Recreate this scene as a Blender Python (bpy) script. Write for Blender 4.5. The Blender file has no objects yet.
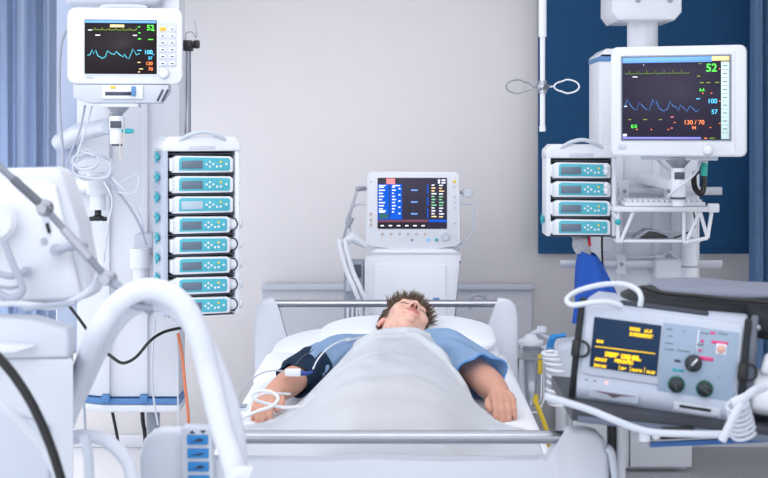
import bpy, bmesh, math, random
from mathutils import Vector, Matrix, noise
random.seed(7)
sc = bpy.context.scene
COL = sc.collection
PI = math.pi
V = Vector

# ------------------------------------------------------------------ camera
F_PX, CX, HY, EYE = 1322.0, 401.0, 131.0, 1.52      # focal length, vanishing point, horizon row, eye height
cam_d = bpy.data.cameras.new('camera'); cam = bpy.data.objects.new('camera', cam_d); COL.objects.link(cam)
cam.location = (0, 0, EYE); cam.rotation_euler = (PI/2, 0, 0)
cam_d.sensor_width = 36; cam_d.lens = F_PX/768*36
cam_d.shift_x = -(CX-384)/768; cam_d.shift_y = -(239-HY)/768
cam_d.dof.use_dof = True; cam_d.dof.focus_distance = 4.45; cam_d.dof.aperture_fstop = 6.5
cam_d.clip_start = .05
sc.camera = cam

# ------------------------------------------------------------------ light
sc.view_settings.view_transform = 'Standard'; sc.view_settings.look = 'None'
sc.view_settings.gamma = 1; sc.view_settings.use_curve_mapping = False
sc.view_settings.exposure = 0.0
sc.cycles.use_denoising = True
sc.cycles.max_bounces = 6
w = bpy.data.worlds.new('world'); sc.world = w; w.use_nodes = True
w.node_tree.nodes['Background'].inputs[0].default_value = (.90, .94, 1.0, 1)
w.node_tree.nodes['Background'].inputs[1].default_value = 1.4
def area(name, loc, rot, sx, sy, power, col):
    l = bpy.data.lights.new(name, 'AREA'); l.shape = 'RECTANGLE'; l.size = sx; l.size_y = sy; l.energy = power; l.color = col
    o = bpy.data.objects.new(name, l); COL.objects.link(o); o.location = loc; o.rotation_euler = rot
    return o
area('ceiling_panel_light', (0, 3.3, 2.96), (0, 0, 0), 3.6, 3.4, 36, (1, .98, .99))
area('wall_fill', (-.3, 5.3, 2.93), (math.radians(30), 0, 0), 4.0, .3, 4, (1, .98, .99))  # added fill brightening the back wall, not a fitting of the room
fl = area('low_wall_fill', (-.5, 1.3, 2.75), (math.radians(64), 0, math.radians(2)), 2.2, .8, 8, (.98, .98, 1))  # unseen fill added to lift the lower back wall, no lamp hangs here
fl.data.spread = math.radians(75)
area('left_wall_fill', (-2.45, 6.05, .85), (math.radians(90), 0, math.radians(-90)), .5, 1.6, 13, (1, .98, .99))  # no real window: fill added by the curtain to brighten the low back wall
area('right_floor_fill', (2.9, 4.6, 1.2), (math.radians(90), 0, math.radians(90)), 2.2, 1.6, 12, (.97, .98, 1))  # invented source, added to lift the floor and low cabinet at right
sl = bpy.data.lights.new('front_fill_sun', 'SUN'); sl.energy = .28; sl.angle = math.radians(50); sl.color = (1, .98, .97)  # soft sun added from the camera side as even fill for the back wall
so = bpy.data.objects.new('front_fill_sun', sl); COL.objects.link(so); so.location = (-1, -1, 2.5); so.rotation_euler = (math.radians(79), 0, math.radians(-14))

# ------------------------------------------------------------------ helpers
def P(px, py, d):
    "the point that lies at a depth d along the room"
    return V(((px-CX)*d/F_PX, d, EYE-(py-HY)*d/F_PX))

def srgb(r, g, b):
    f = lambda c: (c/255/12.92) if c/255 <= .04045 else ((c/255+.055)/1.055)**2.4
    return (f(r), f(g), f(b), 1)

MATS = {}
def mat(name, rgb, rough=.5, metal=0, emit=0, bump=0, bscale=200, alpha=1, trans=0, spec=.5, var=0, vscale=8, stretch=None, sub=0):
    if name in MATS: return MATS[name]
    m = bpy.data.materials.new(name); m.use_nodes = True; MATS[name] = m
    nt = m.node_tree; b = nt.nodes['Principled BSDF']
    c = srgb(*rgb)
    b.inputs['Base Color'].default_value = c; b.inputs['Roughness'].default_value = rough
    b.inputs['Metallic'].default_value = metal; b.inputs['Specular IOR Level'].default_value = spec
    b.inputs['Alpha'].default_value = alpha; b.inputs['Transmission Weight'].default_value = trans
    if sub: b.inputs['Subsurface Weight'].default_value = sub; b.inputs['Subsurface Scale'].default_value = .01
    if emit:
        b.inputs['Emission Color'].default_value = c; b.inputs['Emission Strength'].default_value = emit
    tc = nt.nodes.new('ShaderNodeTexCoord'); mp = nt.nodes.new('ShaderNodeMapping')
    nt.links.new(tc.outputs['Object'], mp.inputs[0])
    if stretch: mp.inputs['Scale'].default_value = stretch
    n = nt.nodes.new('ShaderNodeTexNoise'); nt.links.new(mp.outputs[0], n.inputs['Vector'])
    n.inputs['Scale'].default_value = vscale
    v = var if var else .02
    mx = nt.nodes.new('ShaderNodeMix'); mx.data_type = 'RGBA'
    mx.inputs[6].default_value = tuple(min(1, x*(1-v)) for x in c[:3])+(1,)
    mx.inputs[7].default_value = tuple(min(1, x*(1+v)) for x in c[:3])+(1,)
    nt.links.new(n.outputs[0], mx.inputs[0]); nt.links.new(mx.outputs[2], b.inputs['Base Color'])
    if bump:
        n2 = nt.nodes.new('ShaderNodeTexNoise'); nt.links.new(mp.outputs[0], n2.inputs['Vector']); n2.inputs['Scale'].default_value = bscale
        bp = nt.nodes.new('ShaderNodeBump'); bp.inputs['Strength'].default_value = bump; bp.inputs['Distance'].default_value = .002
        nt.links.new(n2.outputs[0], bp.inputs['Height']); nt.links.new(bp.outputs[0], b.inputs['Normal'])
    return m

class MB:
    def __init__(s): s.bm = bmesh.new(); s.mi = 0
    def _add(s, t, M=None, smooth=True):
        if M is not None: bmesh.ops.transform(t, matrix=M, verts=t.verts)
        bmesh.ops.recalc_face_normals(t, faces=t.faces)
        mp = {}
        for v in t.verts: mp[v] = s.bm.verts.new(v.co)
        for f in t.faces:
            try: g = s.bm.faces.new([mp[v] for v in f.verts])
            except ValueError: continue
            g.material_index = s.mi; g.smooth = smooth
        t.free(); return s
    def box(s, c, size, bev=0, seg=2, rot=None, M=None):
        t = bmesh.new(); bmesh.ops.create_cube(t, size=1)
        bmesh.ops.scale(t, vec=size, verts=t.verts)
        if bev: bmesh.ops.bevel(t, geom=t.edges[:], offset=min(bev, min(size)*.49), segments=seg, affect='EDGES', profile=.5)
        T = Matrix.Translation(c)
        if rot is not None: T = T @ rot.to_4x4()
        if M is not None: T = M @ T
        return s._add(t, T)
    def bx(s, x0, x1, y0, y1, z0, z1, bev=0, seg=2):
        return s.box(((x0+x1)/2, (y0+y1)/2, (z0+z1)/2), (abs(x1-x0), abs(y1-y0), abs(z1-z0)), bev, seg)
    def prism(s, pts, a, b, axis='Y', bev=0, seg=2):
        "polygon extruded between a and b along the axis; pts are in the other two coordinates"
        t = bmesh.new()
        f3 = {'Y': lambda p, k: (p[0], k, p[1]), 'Z': lambda p, k: (p[0], p[1], k), 'X': lambda p, k: (k, p[0], p[1])}[axis]
        va = [t.verts.new(f3(p, a)) for p in pts]; vb = [t.verts.new(f3(p, b)) for p in pts]
        fa = t.faces.new(va); fb = t.faces.new(vb[::-1]); n = len(pts)
        for i in range(n): t.faces.new((va[i], vb[i], vb[(i+1) % n], va[(i+1) % n]))
        if bev:
            es = list(set(list(fa.edges)+list(fb.edges)))
            bmesh.ops.bevel(t, geom=es, offset=bev, segments=seg, affect='EDGES', profile=.5)
        return s._add(t)
    def tube(s, pts, r, n=12, closed=False, cap=True, squash=None, up=None):
        pts = [V(p) for p in pts]; N = len(pts)
        rr = r if callable(r) else (lambda k: r[min(k, len(r)-1)] if isinstance(r, (list, tuple)) else r)
        t = bmesh.new(); rings = []
        nrm = None
        for i, p in enumerate(pts):
            a = pts[(i-1) % N] if (closed or i > 0) else p
            b = pts[(i+1) % N] if (closed or i < N-1) else p
            d = (b-a).normalized() if (b-a).length > 1e-9 else V((0, 0, 1))
            if nrm is None:
                nrm = V(up) if up is not None else (V((0, 0, 1)) if abs(d.z) < .9 else V((1, 0, 0)))
            nrm = (nrm-d*nrm.dot(d)).normalized(); bi = d.cross(nrm)
            R = rr(i); q = squash(i) if callable(squash) else (squash or 1)
            rings.append([t.verts.new(p+nrm*(R*q*math.cos(2*PI*k/n))+bi*(R*math.sin(2*PI*k/n))) for k in range(n)])
        L = N if closed else N-1
        for i in range(L):
            A, B = rings[i], rings[(i+1) % N]
            for k in range(n): t.faces.new((A[k], A[(k+1) % n], B[(k+1) % n], B[k]))
        if cap and not closed:
            t.faces.new(rings[0][::-1]); t.faces.new(rings[-1])
        return s._add(t)
    def cyl(s, a, b, r, r2=None, n=20): return s.tube([a, b], [r, r if r2 is None else r2], n)
    def lathe(s, prof, c=(0, 0, 0), n=24, M=None):
        "profile of (radius, height) turned about Z"
        t = bmesh.new(); rings = []
        for (r, z) in prof: rings.append([t.verts.new((r*math.cos(2*PI*k/n), r*math.sin(2*PI*k/n), z)) for k in range(n)])
        for A, B in zip(rings, rings[1:]):
            for k in range(n): t.faces.new((A[k], A[(k+1) % n], B[(k+1) % n], B[k]))
        t.faces.new(rings[0][::-1]); t.faces.new(rings[-1])
        T = Matrix.Translation(c)
        if M is not None: T = T @ M
        return s._add(t, T)
    def ball(s, c, r, sc_=(1, 1, 1), n=16, rot=None):
        t = bmesh.new(); bmesh.ops.create_uvsphere(t, u_segments=n, v_segments=max(6, n//2), radius=1)
        bmesh.ops.scale(t, vec=(r*sc_[0], r*sc_[1], r*sc_[2]), verts=t.verts)
        T = Matrix.Translation(c)
        if rot is not None: T = T @ rot.to_4x4()
        return s._add(t, T)
    def torus(s, c, R, r, M=None, n=28, m=8):
        pts = [V((R*math.cos(2*PI*k/n), R*math.sin(2*PI*k/n), 0)) for k in range(n)]
        T = Matrix.Translation(c) @ (M or Matrix.Identity(4))
        return s.tube([T @ p for p in pts], r, m, closed=True)
    def grid(s, f, nu, nv, thick=0):
        t = bmesh.new()
        vs = [[t.verts.new(f(i/nu, j/nv)) for i in range(nu+1)] for j in range(nv+1)]
        for j in range(nv):
            for i in range(nu): t.faces.new((vs[j][i], vs[j][i+1], vs[j+1][i+1], vs[j+1][i]))
        if thick: bmesh.ops.solidify(t, geom=t.faces[:], thickness=thick)
        return s._add(t)
    def text(s, body, x, z, size, y=0, align='LEFT', M=None, depth=.0004, bold=0):
        c = bpy.data.curves.new('lettering', 'FONT'); c.body = body; c.size = size; c.align_x = align; c.extrude = depth; c.offset = bold
        o = bpy.data.objects.new('lettering', c)
        me = bpy.data.meshes.new_from_object(o)
        t = bmesh.new(); t.from_mesh(me)
        bpy.data.objects.remove(o); bpy.data.curves.remove(c); bpy.data.meshes.remove(me)
        T = Matrix(((1, 0, 0, x), (0, 0, -1, y), (0, 1, 0, z), (0, 0, 0, 1)))
        if M is not None: T = M @ T
        return s._add(t, T, False)

def finish(mb, name, mats, parent=None, inv=None, sharp=.7):
    bm = mb.bm
    if inv is not None: bmesh.ops.transform(bm, matrix=inv, verts=bm.verts)
    for e in bm.edges:
        if len(e.link_faces) == 2 and e.calc_face_angle(0) > sharp: e.smooth = False
    me = bpy.data.meshes.new(name); bm.to_mesh(me); bm.free()
    for m in (mats if isinstance(mats, (list, tuple)) else [mats]): me.materials.append(m)
    o = bpy.data.objects.new(name, me); COL.objects.link(o)
    if parent is not None: o.parent = parent
    return o

def tag(o, label, cat, group=None):
    o['label'] = label; o['category'] = cat
    if group: o['group'] = group
    return o

class Thing:
    "an Empty at the base of a thing that parents its parts"
    def __init__(s, name, label, cat, loc=(0, 0, 0), rz=0, group=None, rot=None):
        s.o = bpy.data.objects.new(name, None); COL.objects.link(s.o); s.o.empty_display_size = .05
        s.o.location = loc; s.o.rotation_euler = rot if rot is not None else (0, 0, rz)
        s.M = Matrix.Translation(loc) @ s.o.rotation_euler.to_matrix().to_4x4()
        tag(s.o, label, cat, group)
    def part(s, name, mb, mats, parent=None, world=False, label=None):
        o = finish(mb, name, mats, parent or s.o, s.M.inverted() if world else None)
        if label: o['label'] = label
        return o

def copy_tree(o, parent=None):
    c = o.copy(); COL.objects.link(c)
    if parent is not None: c.parent = parent
    for ch in list(o.children): copy_tree(ch, c)
    return c

def single(name, mb, mats, label, cat, group=None, origin=None):
    if origin is not None: bmesh.ops.translate(mb.bm, vec=-V(origin), verts=mb.bm.verts)
    o = finish(mb, name, mats)
    if origin is not None: o.location = origin
    return tag(o, label, cat, group)

def spline(pts, k=8, closed=False):
    pts = [V(p) for p in pts]; n = len(pts); out = []
    for i in range(n if closed else n-1):
        g = lambda j: pts[j % n] if closed else pts[max(0, min(n-1, j))]
        a, b, c, d = g(i-1), g(i), g(i+1), g(i+2)
        for q in range(k):
            t = q/k
            out.append(.5*((2*b)+(c-a)*t+(2*a-5*b+4*c-d)*t*t+(3*b-a-3*c+d)*t**3))
    if not closed: out.append(pts[-1])
    return out

def lerp_table(tab, y):
    if y <= tab[0][0]: return tab[0][1]
    for (a, va), (b, vb) in zip(tab, tab[1:]):
        if y <= b:
            t = (y-a)/(b-a); t = t*t*(3-2*t)
            return va+(vb-va)*t
    return tab[-1][1]

def rrect(w_, h_, r, n=5, cx=0, cy=0):
    out = []
    for (sx, sy, a0) in ((1, 1, 0), (-1, 1, 90), (-1, -1, 180), (1, -1, 270)):
        for k in range(n+1):
            a = math.radians(a0+90*k/n)
            out.append((cx+sx*(w_/2-r)+r*math.cos(a), cy+sy*(h_/2-r)+r*math.sin(a)))
    return out

# ------------------------------------------------------------------ materials
wall_m = mat('wall_paint', (230, 228, 230), .85, bump=.05, bscale=90)
white = mat('white_plastic', (222, 226, 234), .38)
offwhite = mat('offwhite_plastic', (222, 226, 234), .42)
lacquer = mat('white_lacquer', (206, 211, 222), .3)
coolgrey = mat('cool_grey_plastic', (196, 203, 216), .45)
midgrey = mat('mid_grey_plastic', (150, 157, 172), .45)
darkgrey = mat('dark_grey_plastic', (70, 76, 90), .5)
black = mat('black_plastic', (22, 24, 30), .45)
blackcloth = mat('black_nylon', (30, 36, 42), .75, bump=.5, bscale=400, var=.25, vscale=12)
teal = mat('teal_plastic', (40, 165, 182), .4)
tealpad = mat('teal_keypad', (76, 176, 194), .45)
lcd = mat('lcd_grey', (98, 114, 132), .35)
lcdlight = mat('lcd_pale', (176, 194, 208), .35)
chrome = mat('chrome', (158, 161, 170), .24, 1)
steel = mat('brushed_steel', (170, 174, 184), .35, .9)
alu = mat('anodised_aluminium', (190, 194, 204), .38, .6)
bluecap = mat('blue_trim', (84, 134, 190), .5)
cable_white = mat('white_cable', (206, 212, 224), .45)
cable_grey = mat('grey_cable', (166, 174, 190), .45)
cable_black = mat('black_cable', (20, 22, 26), .4)
orange = mat('orange_cable', (226, 128, 92), .5)
yellow = mat('yellow_plastic', (240, 208, 60), .5)
blind_m = mat('navy_blind', (20, 74, 118), .9, bump=.2, bscale=500, var=.1, vscale=40)
curt_l = mat('pale_blue_curtain', (188, 203, 228), .85, bump=.15, bscale=300, var=.05, vscale=4)
curt_r = mat('blue_curtain', (130, 166, 206), .85, bump=.15, bscale=300, var=.06, vscale=4)
floor_m = mat('speckled_vinyl', (224, 226, 230), .45, var=.16, vscale=120)
panel_m = mat('speckled_panel', (202, 204, 212), .7, var=.07, vscale=110)
gown_m = mat('blue_gown', (170, 202, 236), .85, bump=.25, bscale=500, var=.05, vscale=20)
gown_trim = mat('blue_gown_hem', (92, 144, 208), .85)
navy = mat('navy_cuff', (34, 62, 92), .8, bump=.3, bscale=300)
skin = mat('skin', (224, 180, 164), .5, var=.05, vscale=30, sub=.12)
skin_arm = mat('skin_arm', (200, 150, 130), .55, var=.08, vscale=25, sub=.08)
lip_m = mat('lips', (200, 126, 118), .45)
lash_m = mat('lashes', (92, 62, 54), .7)
hair_m = mat('brown_hair', (92, 74, 60), .55, var=.35, vscale=60)
pillow_m = mat('pillow_cotton', (228, 233, 242), .85, bump=.15, bscale=300)
sheet_m = mat('sheet_cotton', (230, 234, 242), .85, bump=.15, bscale=300)
clear = mat('clear_plastic', (235, 240, 246), .08, trans=.9)
bluecloth = mat('royal_blue_cloth', (24, 82, 178), .8, bump=.3, bscale=300, var=.12, vscale=15)
label_blue = mat('label_blue', (40, 128, 196), .45)
dark_ink = mat('dark_ink', (28, 52, 84), .5)
grey_ink = mat('grey_ink', (120, 128, 140), .5)
pink_ink = mat('pink_ink', (226, 70, 130), .5)
green_ring = mat('green_ring', (16, 108, 92), .4)
scr_dark = mat('screen_dark', (44, 40, 56), .45, emit=.6, spec=.2)
scr_brown = mat('screen_black', (34, 28, 32), .45, emit=.5, spec=.2)
scr_navy = mat('screen_navy', (16, 40, 68), .4, emit=.45, spec=.2)
def glow(n, rgb, e=1.0): return mat('glow_'+n, rgb, .5, emit=e, spec=0)
g_green, g_cyan, g_orange = glow('green', (90, 235, 80)), glow('cyan', (90, 190, 240)), glow('orange', (240, 130, 80))
g_white, g_blue, g_lblue = glow('white', (225, 230, 240), .7), glow('blue', (24, 84, 190), .6), glow('light_blue', (110, 160, 225), .7)
g_yellow, g_trace, g_olive = glow('yellow', (235, 190, 40), .8), glow('trace_blue', (78, 120, 180), .8), glow('trace_olive', (120, 150, 60), .7)
g_teal, g_violet, g_pink, g_pale = glow('trace_teal', (90, 185, 205), .8), glow('violet', (130, 130, 210), .7), glow('pink', (240, 130, 130), .7), glow('pale_menu', (190, 215, 215), .6)
g_maroon, g_sand, g_mint = glow('maroon', (110, 70, 84), .6), glow('sand', (236, 206, 150), .7), glow('mint', (130, 190, 150), .7)

# woven blanket: fine ribs as bump only
blanket_m = bpy.data.materials.new('woven_blanket'); blanket_m.use_nodes = True
_nt = blanket_m.node_tree; _b = _nt.nodes['Principled BSDF']
_b.inputs['Base Color'].default_value = srgb(241, 245, 251); _b.inputs['Roughness'].default_value = .9
_tc = _nt.nodes.new('ShaderNodeTexCoord'); _wv = _nt.nodes.new('ShaderNodeTexWave'); _wv.inputs['Scale'].default_value = 45; _wv.bands_direction = 'X'
_w2 = _nt.nodes.new('ShaderNodeTexWave'); _w2.inputs['Scale'].default_value = 32; _w2.bands_direction = 'Y'
_ad = _nt.nodes.new('ShaderNodeMath'); _ad.operation = 'ADD'
_bp = _nt.nodes.new('ShaderNodeBump'); _bp.inputs['Strength'].default_value = .14; _bp.inputs['Distance'].default_value = .0006
_nt.links.new(_tc.outputs['Object'], _wv.inputs[0]); _nt.links.new(_tc.outputs['Object'], _w2.inputs[0])
_nt.links.new(_wv.outputs[1], _ad.inputs[0]); _nt.links.new(_w2.outputs[1], _ad.inputs[1])
_nt.links.new(_ad.outputs[0], _bp.inputs['Height']); _nt.links.new(_bp.outputs[0], _b.inputs['Normal'])

# ------------------------------------------------------------------ the room
WALL_Y = 6.36
def struct(name, mb, m):
    o = finish(mb, name, m); o['kind'] = 'structure'; return o
struct('floor', MB().bx(-2.6, 3.0, -2.5, WALL_Y+.1, -.1, 0), floor_m)
struct('ceiling', MB().bx(-2.6, 3.0, 1.4, WALL_Y+.1, 3.0, 3.1), wall_m)
struct('wall_back', MB().bx(-2.6, 3.0, WALL_Y, WALL_Y+.1, 0, 3.0), wall_m)
struct('wall_right', MB().bx(3.0, 3.1, -2.5, WALL_Y+.1, 0, 3.0), wall_m)
struct('baseboard_back', MB().bx(-2.6, 3.0, WALL_Y-.015, WALL_Y, 0, .06, .003), mat('skirting', (214, 217, 224), .5))

# speckled protection panel on the wall behind the bed
a, b = P(262, 284, 6.33), P(532, 284, 6.33)
t = Thing('wall_panel', 'speckled grey protection panel on the wall behind the bed head', 'wall panel', ((a.x+b.x)/2, WALL_Y, .2))
t.part('board', MB().bx(a.x, b.x, WALL_Y-.03, WALL_Y-.001, .2, a.z, .003), panel_m, world=True)
t.part('ledge', MB().bx(a.x-.003, b.x+.003, WALL_Y-.055, WALL_Y-.028, a.z-.025, a.z, .003), coolgrey, world=True)

# dark blue blind
a, b = P(538, 251, 6.3), P(757, 251, 6.3)
t = Thing('roller_blind', 'dark navy roller blind drawn down on the right of the back wall', 'blind', ((a.x+b.x)/2, 6.3, 2.75))
t.part('fabric', MB().bx(a.x, b.x, 6.29, 6.3, a.z, 2.72), blind_m, world=True)
t.part('bottom_bar', MB().bx(a.x, b.x, 6.283, 6.307, a.z-.012, a.z+.01, .003), blind_m, world=True)
t.part('roller', MB().cyl((a.x, 6.315, 2.75), (b.x, 6.315, 2.75), .04), offwhite, world=True)

def curtain(name, x0, x1, y, z0, z1, nf, amp, m, label):
    t = Thing(name, label, 'curtain', ((x0+x1)/2, y, z1))
    def f(u, v):
        x = x0+(x1-x0)*u; ph = u*nf*2*PI
        k = .75+.25*v
        return V((x+.012*math.sin(ph*.5+v), y+amp*k*(math.sin(ph)+.4*math.sin(ph*1.7+1+.6*v)), z0+(z1-z0)*v))
    t.part('fabric', MB().grid(f, nf*14, 16, .004), m, world=True)
    t.part('track', MB().bx(x0-.02, x1+.02, y-.02, y+.02, z1, z1+.04, .004), alu, world=True)
    hk = MB()
    return t
a, b = P(-90, 0, 5.7), P(52, 0, 5.7)
curtain('curtain', a.x, b.x, 5.75, .35, 2.9, 10, .035, curt_l, 'pale blue pleated curtain hanging at the far left of the room')
a, b = P(752, 0, 5.9), P(860, 0, 5.9)
curtain('curtain', a.x, b.x, 5.95, .35, 2.9, 8, .04, curt_r, 'mid blue curtain hanging at the right beside the navy blind')

# ------------------------------------------------------------------ left supply column
def px_x(px, d): return (px-CX)*d/F_PX
def px_z(py, d): return EYE-(py-HY)*d/F_PX
D = 4.95
zb = px_z(409, D)
x0, x1, xs = px_x(104, D), px_x(179, D), px_x(77, 5.0)
t = Thing('supply_column', 'tall white ceiling supply column with blue trim round its foot, left of the bed', 'supply column', ((x0+x1)/2, D+.15, zb))
plan = [(xs, 5.0), (x0, D), (x1, D), (x1-.004, D+.16), (xs, D+.16)]
t.part('body', MB().prism(plan, zb+.045, 2.72, 'Z', .006), white, world=True)
for i, px in enumerate((107, 145)):
    r = t.part('rail_strip', MB().bx(px_x(px-3.5, D), px_x(px+3.5, D), D-.018, D-.0, zb+.06, 2.7, .002), offwhite, world=True)
    m = MB().bx(px_x(px-4, D), px_x(px+4, D), D-.03, D-.005, zb+.03, zb+.058, .002)
    t.part('clip', m, bluecap, r, world=True)
q = lambda k: [(xs-.012*k, 5.0), (x0-.006*k, D-.012*k), (x1+.006*k, D-.012*k), (x1+.002*k, D+.16), (xs-.012*k, D+.16)]
t.part('blue_trim', MB().prism(q(1), zb+.020, zb+.040, 'Z', .002), bluecap, world=True)
t.part('foot', MB().prism(q(.9), zb-.012, zb+.018, 'Z', .008, 3), white, world=True)
t.part('back_panel', MB().bx(px_x(56, 5.1), px_x(96, 5.1), 5.10, 5.31, px_z(345, 5.3), 2.6, .01), mat('panel_blue', (172, 184, 208), .6), world=True)
m = MB().cyl(((x0+x1)/2-.1, D+.1, 2.70), ((x0+x1)/2-.1, D+.1, 3.0), .11).cyl(((x0+x1)/2-.1, D+.1, 2.94), ((x0+x1)/2-.1, D+.1, 2.999), .18)
t.part('ceiling_tube', m, offwhite, world=True)
m = MB().bx(px_x(70, 4.9), px_x(164, 4.9), 4.82, 4.93, px_z(7, 4.9), px_z(-12, 4.9), .02, 3)
t.part('top_arm', m, coolgrey, world=True)
m = MB().bx(px_x(137, 4.9), px_x(156, 4.9), 4.84, 4.945, px_z(247, 4.9), px_z(233, 4.9), .006)
t.part('hinge_block', m, coolgrey, world=True)
# outlet cylinders under the column
c = P(148, 414, 4.95)
m = MB().cyl((c.x, 5.05, zb-.01), (c.x, 5.05, zb-.1), .026).cyl((c.x, 5.05, zb-.1), (c.x, 5.05, zb-.115), .02)
t.part('gas_coupling', m, midgrey, world=True)

# support arms on the column
def arm_link(name, label, a, b, ra, rb, cuff, knob_at, d):
    t = Thing(name, label, 'support arm', tuple(a))
    t.part('tube', MB().tube([a, a.lerp(b, .5), b], [ra, (ra+rb)/2, rb], 16), offwhite, world=True)
    t.part('joint', MB().cyl(b+V((0, 0, cuff)), b-V((0, 0, cuff)), rb*1.15), white, world=True)
    t.part('socket', MB().cyl(b-V((0, 0, cuff)), b-V((0, 0, cuff+.055)), rb*.8), offwhite, world=True)
    k = MB().cyl(b-V((0, 0, cuff+.05)), b-V((0, 0, cuff+.075)), .012).ball(b-V((0, 0, cuff+.085)), .014, (1.7, 1.2, .8)).box(b-V((.022, 0, cuff+.088)), (.02, .014, .016), .004).box(b-V((-.022, 0, cuff+.088)), (.02, .014, .016), .004)
    t.part('locking_knob', k, black, world=True)
    return t
arm_link('support_arm', 'thick white horizontal arm with black locking knob under the coiled cables', P(63, 186, 5.12), P(98, 183, 4.72), .036, .034, .04, 1, 4.7)
arm_link('support_arm', 'short white arm with black knob at the column, beside the infusion pump tower', P(150, 262, 4.96), P(140, 258, 4.72), .024, .03, .035, 1, 4.7)

# upper arm and joint that carry the left monitor
t = Thing('monitor_arm', 'grey swivel arm and joint carrying the left patient monitor', 'monitor arm', tuple(P(117, 140, 4.45)))
a, b, c = P(62, 142, 5.12), P(80, 132, 4.75), P(110, 126, 4.47)
t.part('arm', MB().tube([a, b, c], [.04, .036, .03], 16, squash=.9), coolgrey, world=True)
c = P(117, 128, 4.45); s = 4.45/F_PX
m = MB().lathe([(13*s, 22*s), (11*s, 19*s), (6*s, 14*s), (5*s, 12*s)], c, 24)
t.part('mounting_cone', m, steel, world=True)
t.part('joint', MB().lathe([(6.5*s, -16*s), (7*s, -14*s), (7*s, -2*s), (8*s, -1*s), (8*s, 8*s), (7*s, 12*s)], c, 24), white, world=True)
t.part('black_band', MB().bx(c.x-5*s, c.x+6*s, c.y-8.6*s, c.y-7*s, c.z, c.z+7*s, .002), darkgrey, world=True)
t.part('end_plug', MB().cyl(c-V((0, 0, 16*s)), c-V((0, 0, 18*s)), 5.5*s), darkgrey, world=True)
t.part('teal_lever', MB().tube([c+V((6*s, -.01, -3*s)), c+V((12*s, -.02, -3*s)), c+V((18*s, -.02, -3*s))], [.006, .009, .006], 10), teal, world=True)

# ------------------------------------------------------------------ left patient monitor
s = 4.4/F_PX
o_ = P(125, 46, 4.4)
t = Thing('patient_monitor', 'white patient monitor with dark trace screen above the left arm, showing heart rate 52', 'monitor', (o_.x, 4.4, o_.z-39*s), math.radians(6))
def F(px, py): return ((px-125)*s, (46-py+39)*s)      # local x, z on the front face
cz = 39*s
m = MB().prism(rrect(113*s, 76*s, 8*s, 6, 0, cz), 0, .05, 'Y', .006, 3)
m.prism(rrect(98*s, 64*s, 6*s, 5, 0, cz), .048, .13, 'Y', .012, 3)
body = t.part('housing', m, white)
def quad(mb, x0, x1, z0, z1, y, th=.0015): return mb.bx(x0, x1, y-th, y, z0, z1)
(ax, az), (bx_, bz) = F(85.5, 74), F(156.5, 20)
t.part('screen_frame', MB().prism(rrect(bx_-ax+.012, bz-az+.012, .004, 3, (ax+bx_)/2, (az+bz)/2), -.004, 0, 'Y', .0015), offwhite)
screen = t.part('screen', quad(MB(), ax, bx_, az, bz, -.0042), scr_brown)
yy = -.0062
def sub(name, mb, m_, par=None, label=None): return t.part(name, mb, m_, par or screen, label=label)
(a0, b0), (a1, b1) = F(86, 23.2), F(156, 20.6)
sub('title_bar', quad(MB(), a0, a1, b0, b1, yy+.001), g_lblue)
(a0, b0), (a1, b1) = F(110.5, 27.5), F(124.5, 24.8)
sub('alarm_message', quad(MB(), a0, a1, b0, b1, yy), g_sand)
def trace(pts, r, y=None):
    return MB().tube([V((F(*p)[0], (y if y is not None else yy), F(*p)[1])) for p in pts], r, 4)
ecg = []
for k in range(60):
    x = 93+k*.75; ecg.append((x, 30.2-(2.2 if k % 9 == 4 else .25*math.sin(k))))
sub('ecg_trace', trace(ecg, .0011), g_olive)
pl = [(88.5, 55.5), (91, 55), (93, 50), (94.5, 54.5), (96.5, 50.5), (98.5, 56), (103, 58.5), (106, 57), (108, 51), (112, 54), (115, 54.5), (116.5, 51.5), (120, 55), (123.5, 57), (124.5, 54), (126.5, 57.5), (129, 59), (133, 49), (136.5, 55), (139.5, 53.5)]
sub('pulse_trace', trace(pl, .0016), g_teal)
def lt(txt, px, py, size_px, m_, name='reading', al='LEFT', bold=0):
    x, z = F(px, py); return sub(name, MB().text(txt, x, z, size_px*s*1.22, yy, al, bold=bold*.5), m_)
lt('52', 146.5, 30.2, 6.2, g_green, bold=.0006); lt('100', 144, 54, 4.6, g_cyan, bold=.0008); lt('57', 148, 59.5, 3.4, g_cyan, bold=.0004)
lt('130', 145.5, 65, 3.8, g_orange, bold=.0006); lt('70', 148, 70.5, 3.8, g_orange, bold=.0005)
for (px, py, w_, m_) in ((96, 35, 5, g_white), (133, 35, 4, g_white), (89, 30, 4, g_white), (138, 26.5, 2, g_green), (138.5, 32.5, 2, g_green), (138, 38.5, 3, g_green), (148, 39, 5, g_green),
                        (137.5, 50, 4, g_cyan), (137.5, 62, 3, g_sand), (139, 68.5, 4, g_sand), (138, 71.5, 2, g_sand), (152.5, 30, 1.5, g_green), (152.5, 54, 1.5, g_cyan)):
    x, z = F(px, py); sub('caption', quad(MB(), x, x+w_*s, z-.9*s, z, yy), m_)
(a0, b0), (a1, b1) = F(157.8, 66.5), F(175.8, 22)
kp = t.part('keypad', MB().prism(rrect(a1-a0, b1-b0, .004, 3, (a0+a1)/2, (b0+b1)/2), -.003, 0, 'Y', .001), coolgrey)
for r_ in range(6):
    for c_ in range(2):
        x, z = F(162.4+c_*9.3, 28.8+r_*6.9)
        m = MB().prism(rrect(6.4*s, 4*s, 1.0*s, 3, x, z), -.006, -.0028, 'Y', .001)
        k_ = t.part('key', m, yellow if (r_ == 0 and c_ == 0) else white, kp)
        t.part('key_symbol', quad(MB(), x-1.4*s, x+1.4*s, z-.5*s, z+.5*s, -.006, .0006), dark_ink if r_+c_ else orange, k_)
x, z = F(163.5, 73.5)
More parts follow.
